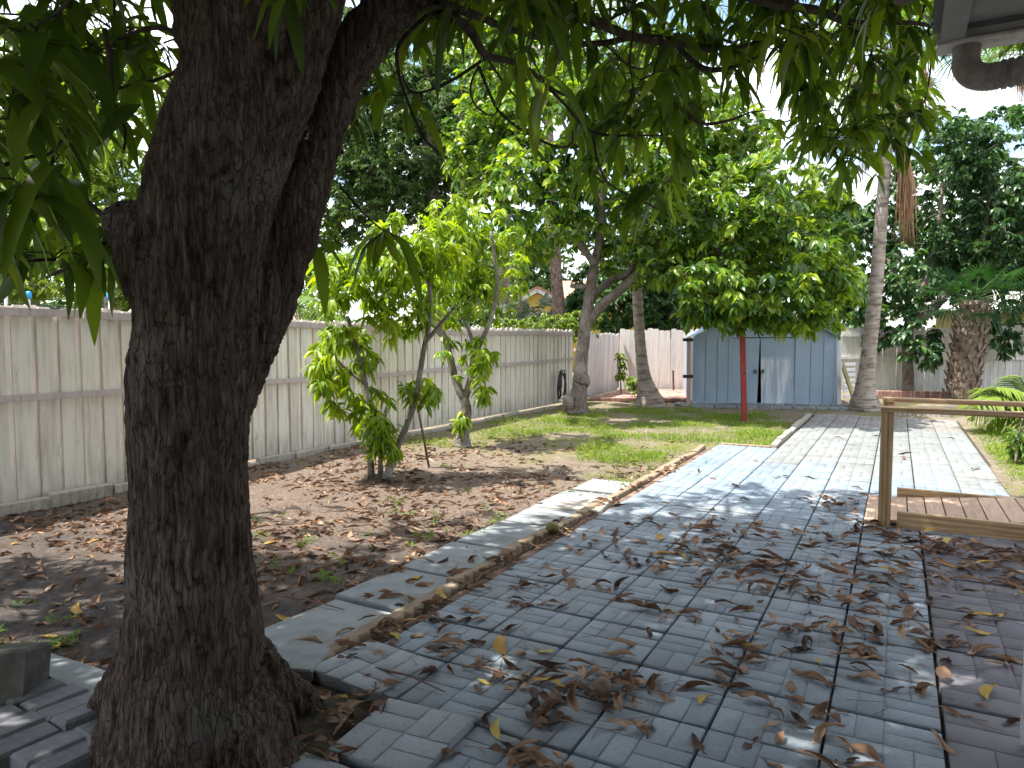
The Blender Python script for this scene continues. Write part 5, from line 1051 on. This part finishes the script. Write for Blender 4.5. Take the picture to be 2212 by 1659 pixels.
# arching bright palm on the right
pb = G(2225, 930); dP = float(pb @ FH); t = thing('clumping_palm', pb, 'bright sunlit clumping palm arching over the grass behind the handrails', 'palm', None); segs, mb = [], MB()
for (tx, ty, L, sag) in ((2075, 868, 1.3, .5), (2100, 812, 1.25, .35), (2140, 806, 1.1, .35), (2130, 905, 1.1, .75), (2170, 820, 1.2, .3), (2290, 810, 1.2, .4), (2360, 860, 1.2, .5), (2200, 780, 1.1, .3), (2250, 900, 1.0, .7), (2090, 840, 1.35, .45)):
    q = H(tx, ty, dP - r.uniform(-.2, .5)); d = q - (pb + [0, 0, .35]); L = np.linalg.norm(d) * 1.05; d = d + [0, 0, sag * L * .9]; pinnate(segs, mb, pb + [0, 0, .3], d, L, 30, .6, r, sag, .02, tone=.8, hang=.6)
link('fronds', ribbons_mesh(segs, 'fronds'), MT['hedge_leaf'], t); mb.tube([pb, pb + [0, 0, .35]], [.07, .05], 10); mb.build('frond_stems', MT['palm_leaf'], t, True)
pb = H(655, 760, 14) * [1, 1, 0]; t = thing('small_palm', pb, 'small pale palm beyond the white fence right of the mango trunk', 'palm'); segs, mb = [], MB(); top = H(640, 668, 14)
for k in range(16):
    a = k * 2.4; e = .95 - .06 * k; pinnate(segs, mb, top, [math.cos(a) * math.cos(e), math.sin(a) * math.cos(e), math.sin(e)], 1.2, 30, .36, r, .5, .012)
mb2 = MB(); mb2.tube([pb, top], [.1, .07], 10); mb2.build('trunk', MT['palm_bark'], t, True); link('fronds', ribbons_mesh(segs, 'fronds'), MT['palm_leaf'], t); mb.build('frond_stems', MT['palm_leaf'], t, True)
pb = H(1090, 760, 30) * [1, 1, 0]; t = thing('tall_palm', pb, 'tall distant palm with pale drooping fronds above the small leaved tree', 'palm'); segs, mb = [], MB(); top = H(1085, 85, 30)
for k in range(22):
    a = k * 2.4; e = .9 - .06 * k; pinnate(segs, mb, top, [math.cos(a) * math.cos(e), math.sin(a) * math.cos(e), math.sin(e)], 3.2, 44, .75, r, .55, .022)
mb2 = MB(); mb2.tube([pb, H(1090, 400, 30), top], [.25, .2, .16], 10); mb2.build('trunk', MT['palm_bark'], t, True); link('fronds', ribbons_mesh(segs, 'fronds'), MT['palm_leaf'], t); mb.build('frond_stems', MT['palm_leaf'], t, True)

# ================================================================== GRASS, WEEDS, LITTER
r = np.random.default_rng(77)
def blades(n, x0, x1, y0, y1, dens, L, W, r):
    X = r.uniform(x0, x1, n * 4); Y = r.uniform(y0, y1, n * 4); k = r.uniform(0, 1, n * 4) < dens(X, Y); X, Y = X[k][:n], Y[k][:n]; m = len(X)
    az = r.uniform(0, 2 * PI_, m); D = np.stack([np.cos(az), np.sin(az), np.full(m, 1.0)], 1); D[:, :2] *= r.uniform(.15, 1.1, m)[:, None]
    tall = np.clip(fbm(np.stack([X * 1.6, Y * 1.6, X * 0], 1), 3, 55) * 2 - .45, .25, 1.3)
    return leaves(np.stack([X, Y, gz_at(X, Y) - .005], 1), D, L * r.uniform(.5, 1.3, m) * tall, W * r.uniform(.7, 1.3, m), r.uniform(.1, .7, m), r.uniform(0, 1, m) * .6 + .4 * fbm(np.stack([X, Y, X * 0], 1), 2, 66), 'low', .2, .6, r)
def dens_lawn(X, Y):
    f = fbm(np.stack([X * .9, Y * .7, X * 0], 1), 4, 44); yy = np.clip((Y - 6.6) / 3.2, 0, 1); xx = np.clip((X + 6.9) / 1.6, .15, 1) * np.where(X > -2.45, np.where(X > -2.9, 1, 1), 1)
    e = np.clip((f - .63 + .26 * yy) * 7, 0, 1) * xx; e *= np.where((X > -2.36) & (Y < 10.5), 0, 1) * np.where((X > -1.55), 0, 1); return e
def dens_right(X, Y): return np.clip(fbm(np.stack([X, Y, X * 0], 1), 3, 45) * 3 - .4, 0, 1) * np.clip((X - 1.08) * 6, 0, 1)
g = [blades(30000, -6.6, -1.5, 6.3, 15.6, dens_lawn, .17, .009, r), blades(17000, 1.1, 2.9, 7.8, 13.8, dens_right, .2, .011, r)]
tag(link('lawn_grass', npmesh('lawn_grass', *joinl(g)), MT['grass'], None), 'patchy lawn grass', 'grass', kind='stuff')
wp_ = [(1080, 945), (1140, 905), (1180, 900), (905, 1158), (930, 1165), (870, 1180), (740, 1200), (700, 1255), (730, 1265), (660, 1175), (1010, 1060), (880, 1110), (130, 1340), (160, 1380), (110, 1395), (30, 1390), (60, 1300), (1060, 1130), (1090, 1110), (845, 1085), (640, 985), (655, 1000), (560, 1165), (575, 1130), (960, 1010), (1300, 1010), (1350, 1000), (820, 1150), (1000, 1150), (1040, 1090), (600, 1230), (1180, 1060), (980, 1190), (1030, 1160), (950, 1120), (1400, 985), (1530, 978), (1500, 1005), (1240, 1075)]
tips, wl_ = [], []
for (a, b) in wp_:
    p = G(a, b, -.02)
    sw = r.uniform(.03, .10)
    for k in range(int(r.integers(2, 9))): tips.append(p + np.array([r.normal(0, sw), r.normal(0, sw), r.uniform(.0, .035)]))
tips = np.array(tips); V = whorls(tips, np.tile([0, 0, 1.0], (len(tips), 1)), 7, .045, .010, 'low', .0, .9, (.1, .4), .02, r)
tag(link('ground_weeds', npmesh('ground_weeds', *V), MT['weed'], None), 'small green weeds', 'weeds', kind='stuff')

def curled(L, W, curl, bend, twist, rag, r, K=9, J=5):
    """one dried leaf: a blade rolled about its midrib, bent and twisted along it"""
    V = np.zeros((K, J, 3)); CR_ = r.normal(0, 1, (K, J, 3)) * .8; prof = np.interp(np.linspace(0, 1, K), [0, .06, .2, .45, .7, .9, 1], [.05, .35, .8, 1, .85, .45, .06])
    for i in range(K):
        t = i / (K - 1); w = W * .5 * prof[i]; cu = curl * (.6 + .6 * math.sin(t * 3 + rag)); tw = twist * (t - .5)
        for j in range(J):
            s = (j / (J - 1) - .5) * 2; a = s * cu; rad = w / max(cu, .2)
            y, z = rad * math.sin(a), rad * (1 - math.cos(a)); z += .004 * math.sin(9 * t + 3 * s + rag) * abs(s)
            V[i, j] = (L * (t - .5), y * math.cos(tw) - z * math.sin(tw), y * math.sin(tw) + z * math.cos(tw) + bend * L * ((t - .5) ** 2) + .006 * math.sin(5 * t + rag)); V[i, j, 1] += .022 * math.sin(rag) * (2 * t - 1) ** 2 + .005 * math.sin(7 * t + 2 * rag); V[i, j] += CR_[i, j] * (.0028 if curl > .8 else .002)
    c = bend; V[..., 2] -= V[..., 2].min(); Fq = [(i * J + j, i * J + j + 1, (i + 1) * J + j + 1, (i + 1) * J + j) for i in range(K - 1) for j in range(J - 1)]
    # leaf stalk
    v = V.reshape(-1, 3).tolist(); o = len(v); p0 = V[0, J // 2]; v += [list(p0 + [0, .0012, 0]), list(p0 - [0, .0012, 0]), list(p0 + [-.025, -.0012, .006]), list(p0 + [-.025, .0012, .006])]; Fq.append((o, o + 1, o + 2, o + 3))
    return np.array(v), np.array(Fq)
KINDS = [curled(r.uniform(.14, .21), r.uniform(.046, .066), r.choice([r.uniform(.9, 1.5), r.uniform(1.6, 2.6), r.uniform(2.4, 3.3), r.uniform(2.4, 3.3)]), r.uniform(-.1, .24), r.uniform(-1.5, 1.5), r.uniform(0, 6), r) for _ in range(16)]
FLAT = [curled(r.uniform(.16, .22), r.uniform(.045, .058), r.uniform(.25, .7), r.uniform(.05, .5), r.uniform(-.5, .5), r.uniform(0, 6), r) for _ in range(5)]
items = []      # (x, y, z, yaw, tilt, scale, kind, surface, yellow)
def drop(x, y, z, surf, yel=False, tilt=.09, sc=1.0):
    items.append((x, y, z, r.uniform(0, 2 * PI_), r.normal(0, tilt * (.5 if yel else 1), 2), sc * r.uniform(.5, 1.08), int(r.integers(0, 16 if not yel else 5)), surf, yel))
CL = [(1310, 1490, 26, .22), (1240, 1560, 8, .16), (1105, 1445, 9, .18), (960, 1420, 10, .2), (930, 1370, 8, .2), (1170, 1530, 10, .17), (1560, 1235, 44, .34), (1620, 1215, 26, .3), (1540, 1200, 16, .3), (1790, 1385, 26, .24), (1830, 1400, 12, .2), (1500, 1330, 12, .2), (1560, 1400, 9, .16), (2130, 1225, 50, .42), (2190, 1200, 46, .36), (2090, 1290, 20, .3), (1835, 1097, 26, .2), (1860, 1100, 16, .16), (1700, 1440, 12, .16), (1680, 1510, 9, .14), (1280, 1285, 16, .3), (1130, 1300, 12, .25), (1640, 1150, 16, .35), (1590, 1140, 14, .3), (1790, 1175, 20, .3), (1960, 1230, 22, .3), (1880, 1260, 18, .26), (1760, 1290, 14, .22), (1940, 1170, 12, .3), (1190, 1640, 8, .12), (1080, 1620, 7, .1), (1960, 1340, 8, .14), (2060, 1400, 9, .12), (1740, 1640, 5, .1), (1730, 1540, 7, .12), (1380, 1470, 12, .2), (1440, 1210, 14, .26), (1340, 1165, 14, .4), (1480, 1130, 12, .4), (2050, 1195, 14, .3), (2000, 1500, 5, .12), (780, 1410, 8, .12), (870, 1350, 9, .14), (750, 1530, 9, .10), (700, 1560, 8, .1), (790, 1500, 7, .08), (1000, 1240, 10, .2), (850, 1290, 8, .15), (60, 1640, 3, .1), (330, 1655, 5, .08), (480, 1655, 5, .08), (660, 1620, 7, .08)]
for (a, b, n, s) in CL:
    c = G(a, b)
    for k in range(int(n * 1.0)):
        x, y = c[0] + r.normal(0, s), c[1] + r.normal(0, s * .8)
        if np.hypot(x + 2.3, y - 1.8) < .34: continue
        if x > DX0 - .2 and 6.3 < y < 7.55: y = 6.3 - r.uniform(0, .25)
        drop(x, y, .002 + .02 * (k % 3) * (n > 15), 'paver', r.uniform() < .03, .13)
for k in range(120):
    y = 2.0 + 6.2 * r.uniform() ** .9; x = r.uniform(-2.2, 1.6 if y < 6.2 else -.2); 
    if r.uniform() < np.clip(1.25 - y / 8, .1, 1): drop(x, y, .002, 'paver', r.uniform() < .05)
for k in range(14): drop(r.uniform(-2.1, 1.0), r.uniform(8, 14.5), .002, 'paver', r.uniform() < .1)
for k in range(90): drop(r.normal(-2.27, .06), r.uniform(2.2, 9), r.uniform(.0, .03), 'paver', r.uniform() < .08)
nsoil = 0
while nsoil < 3900:
    x, y = r.uniform(-7, -2.4), r.uniform(-.5, 11); f = float(fbm(np.array([[x * .9, y * .9, 5.]]), 3, 91)[0])
    if r.uniform() > np.clip((f - .33) * 4.5, .12, 1) * np.clip((10.8 - y) / 4.5, .05, 1) * (1.0 if y > 3.0 else .35): continue
    if np.hypot(x + 2.3, y - 1.8) < .4: continue
    drop(x, y, float(gz_at(x, y)) - .008, 'soil', r.uniform() < .045, .2, .9); nsoil += 1
for (a, b) in ((1080, 1398), (165, 1312), (120, 1383), (200, 1155), (590, 1170), (250, 1480), (1180, 1475), (1070, 1585), (2130, 1500), (1515, 1515), (1175, 1410), (1620, 1320), (2120, 1370), (620, 1340)):
    p = G(a, b); drop(p[0], p[1], .004 if a > 600 else float(gz_at(p[0], p[1])), 'paver' if a > 600 else 'soil', True, .12, 1.05)
bm_ = [npmesh('fallen_leaf', v, f) for v, f in KINDS]; ym_ = [npmesh('yellow_leaf', v, f) for v, f in FLAT]
for me in bm_: me.materials.append(MT['dry']); me.polygons.foreach_set('use_smooth', np.ones(len(me.polygons), bool))
for me in ym_: me.materials.append(MT['dry_yellow']); me.polygons.foreach_set('use_smooth', np.ones(len(me.polygons), bool))
IP = np.array([(i[0], i[1], i[2]) for i in items]); px, py, dd = PROJ(IP); size = np.where((dd > .5) & (px > 5) & (px < 2207) & (py < 1655), 1 / np.maximum(dd, .5), 0)
hid = (px > 285) & (px < 545) & (py < 1500) & (dd > 2.9); size[hid] = 0
od = np.argsort(-size); ybrown = [i for i in od if not items[i][8]][:300]; yyel = [i for i in od if items[i][8] and size[i] > 0][:60]; solo = set(ybrown) | set(yyel); sv, sf, sr, so = [], [], [], 0
for i, (x, y, z, yaw, tl, sc, kd, surf, yel) in enumerate(items):
    M4 = Matrix.Translation((x, y, z)) @ Matrix.Rotation(yaw, 4, 'Z') @ Matrix.Rotation(tl[0], 4, 'X') @ Matrix.Rotation(tl[1], 4, 'Y') @ Matrix.Scale(sc, 4)
    if i in solo:
        o = bpy.data.objects.new('yellow_leaf' if yel else 'fallen_leaf', (ym_ if yel else bm_)[kd]); o.matrix_world = M4; C.objects.link(o)
        if yel: tag(o, 'yellow fallen leaf lying among the brown ones' if surf == 'paver' else 'yellow fallen leaf lying on the bare soil', 'leaf', 'yellow leaves on the paving' if surf == 'paver' else 'yellow leaves on the soil')
        else: tag(o, 'curled dry brown leaf lying on the grey paving' if surf == 'paver' else 'curled dry brown leaf lying on the bare soil', 'leaf', 'brown leaves on the paving' if surf == 'paver' else 'brown leaves on the soil')
    else:
        v, f = (FLAT if yel else KINDS)[kd]; A = np.array(M4); sv.append(v @ A[:3, :3].T + A[:3, 3]); sf.append(f + so); so += len(v); sr.append(np.full(len(f), r.uniform(.75, 1.1) if yel else r.uniform(0, .85)))
tag(link('leaf_litter', npmesh('leaf_litter', np.concatenate(sv), np.concatenate(sf), np.concatenate(sr)), MT['dry_mass'], None, True), 'dry brown leaf litter', 'leaf litter', kind='stuff')
# pine needles and thin twigs scattered on the paving and soil
mb = MB()
for k in range(1500):
    y = 1.9 + 6 * r.uniform() ** 1.2; x = r.uniform(-2.2, 1.4) if r.uniform() < .3 else r.uniform(-6.5, -2.4); z = .004 if x > -2.3 else float(gz_at(x, y)) + .006; a = r.uniform(0, 2 * PI_); L = r.uniform(.05, .2); b = r.normal(0, .3)
    mb.tube([(x, y, z), (x + math.cos(a) * L * .5, y + math.sin(a) * L * .5, z + .006), (x + math.cos(a + b) * L, y + math.sin(a + b) * L, z + r.uniform(0, .01))], [.0014, .0014, .0008], 3)
for (a0, b0, a1, b1) in ((810, 1448, 960, 1500), (1000, 1445, 1100, 1465), (565, 1285, 745, 1322), (500, 1520, 640, 1600)):
    p, q_ = G(a0, b0), G(a1, b1); mb.tube([p + [0, 0, .01], (p + q_) / 2 + [.01, 0, .03], q_ + [0, 0, .012]], [.006, .005, .003], 5)
tag(mb.build('twig_litter', MT['stake'], None), 'fallen needles and thin twigs', 'twigs', kind='stuff')

# ================================================================== SKY, SUN, CAMERA
SUN_EL, SX, SY_ = R(64), -.88, -.475
w = bpy.data.worlds.new('World'); bpy.context.scene.world = w; w.use_nodes = True; nt = w.node_tree; bg = nt.nodes['Background']
sk = nt.nodes.new('ShaderNodeTexSky'); sk.sky_type = 'NISHITA'; sk.sun_disc = False; sk.sun_elevation = SUN_EL; sk.sun_rotation = math.atan2(SX, SY_); sk.dust_density = 1.2; sk.air_density = 1.0
tc = nt.nodes.new('ShaderNodeTexCoord'); sp_ = nt.nodes.new('ShaderNodeSeparateXYZ'); nt.links.new(tc.outputs['Generated'], sp_.inputs[0])
zc = mathn(nt, 'MAXIMUM', mathn(nt, 'ADD', sp_.outputs[2], .12), .05); cx_ = nt.nodes.new('ShaderNodeCombineXYZ'); nt.links.new(mathn(nt, 'DIVIDE', sp_.outputs[0], zc), cx_.inputs[0]); nt.links.new(mathn(nt, 'DIVIDE', sp_.outputs[1], zc), cx_.inputs[1]); cx_.inputs[2].default_value = 2.4
cn = noise(nt, cx_.outputs[0], 1.35, 7, .55); cf = remap(nt, cn, .40, .56)
nt.links.new(mix(nt, cf, sk.outputs[0], (6.3, 6.4, 6.8)), bg.inputs['Color']); bg.inputs['Strength'].default_value = .14
sl = bpy.data.lights.new('sun', 'SUN'); sl.energy = 4.2; sl.angle = R(.55); sl.color = (1, .95, .87); so_ = bpy.data.objects.new('sun', sl); C.objects.link(so_)
sd = Vector((SX * math.cos(SUN_EL), SY_ * math.cos(SUN_EL), math.sin(SUN_EL))); so_.rotation_euler = sd.to_track_quat('Z', 'Y').to_euler(); so_.location = (0, 0, 30)
cd = bpy.data.cameras.new('camera'); cam = bpy.data.objects.new('camera', cd); C.objects.link(cam); bpy.context.scene.camera = cam
cd.sensor_width = 36; cd.sensor_fit = 'HORIZONTAL'; cd.lens = F / 2212 * 36; cd.clip_start = .05; cd.clip_end = 1000
M3 = Matrix((RT, UP, -FW)).transposed(); cam.matrix_world = Matrix.Translation((0, 0, EYE)) @ M3.to_4x4()
s = bpy.context.scene; s.view_settings.view_transform = 'Standard'; s.view_settings.look = 'None'; s.view_settings.exposure = 1.58; s.view_settings.gamma = 1
s.cycles.use_denoising = True; s.cycles.max_bounces = 7; s.cycles.diffuse_bounces = 4; s.cycles.glossy_bounces = 3; s.cycles.transmission_bounces = 4; s.cycles.transparent_max_bounces = 6; s.cycles.sample_clamp_indirect = 6
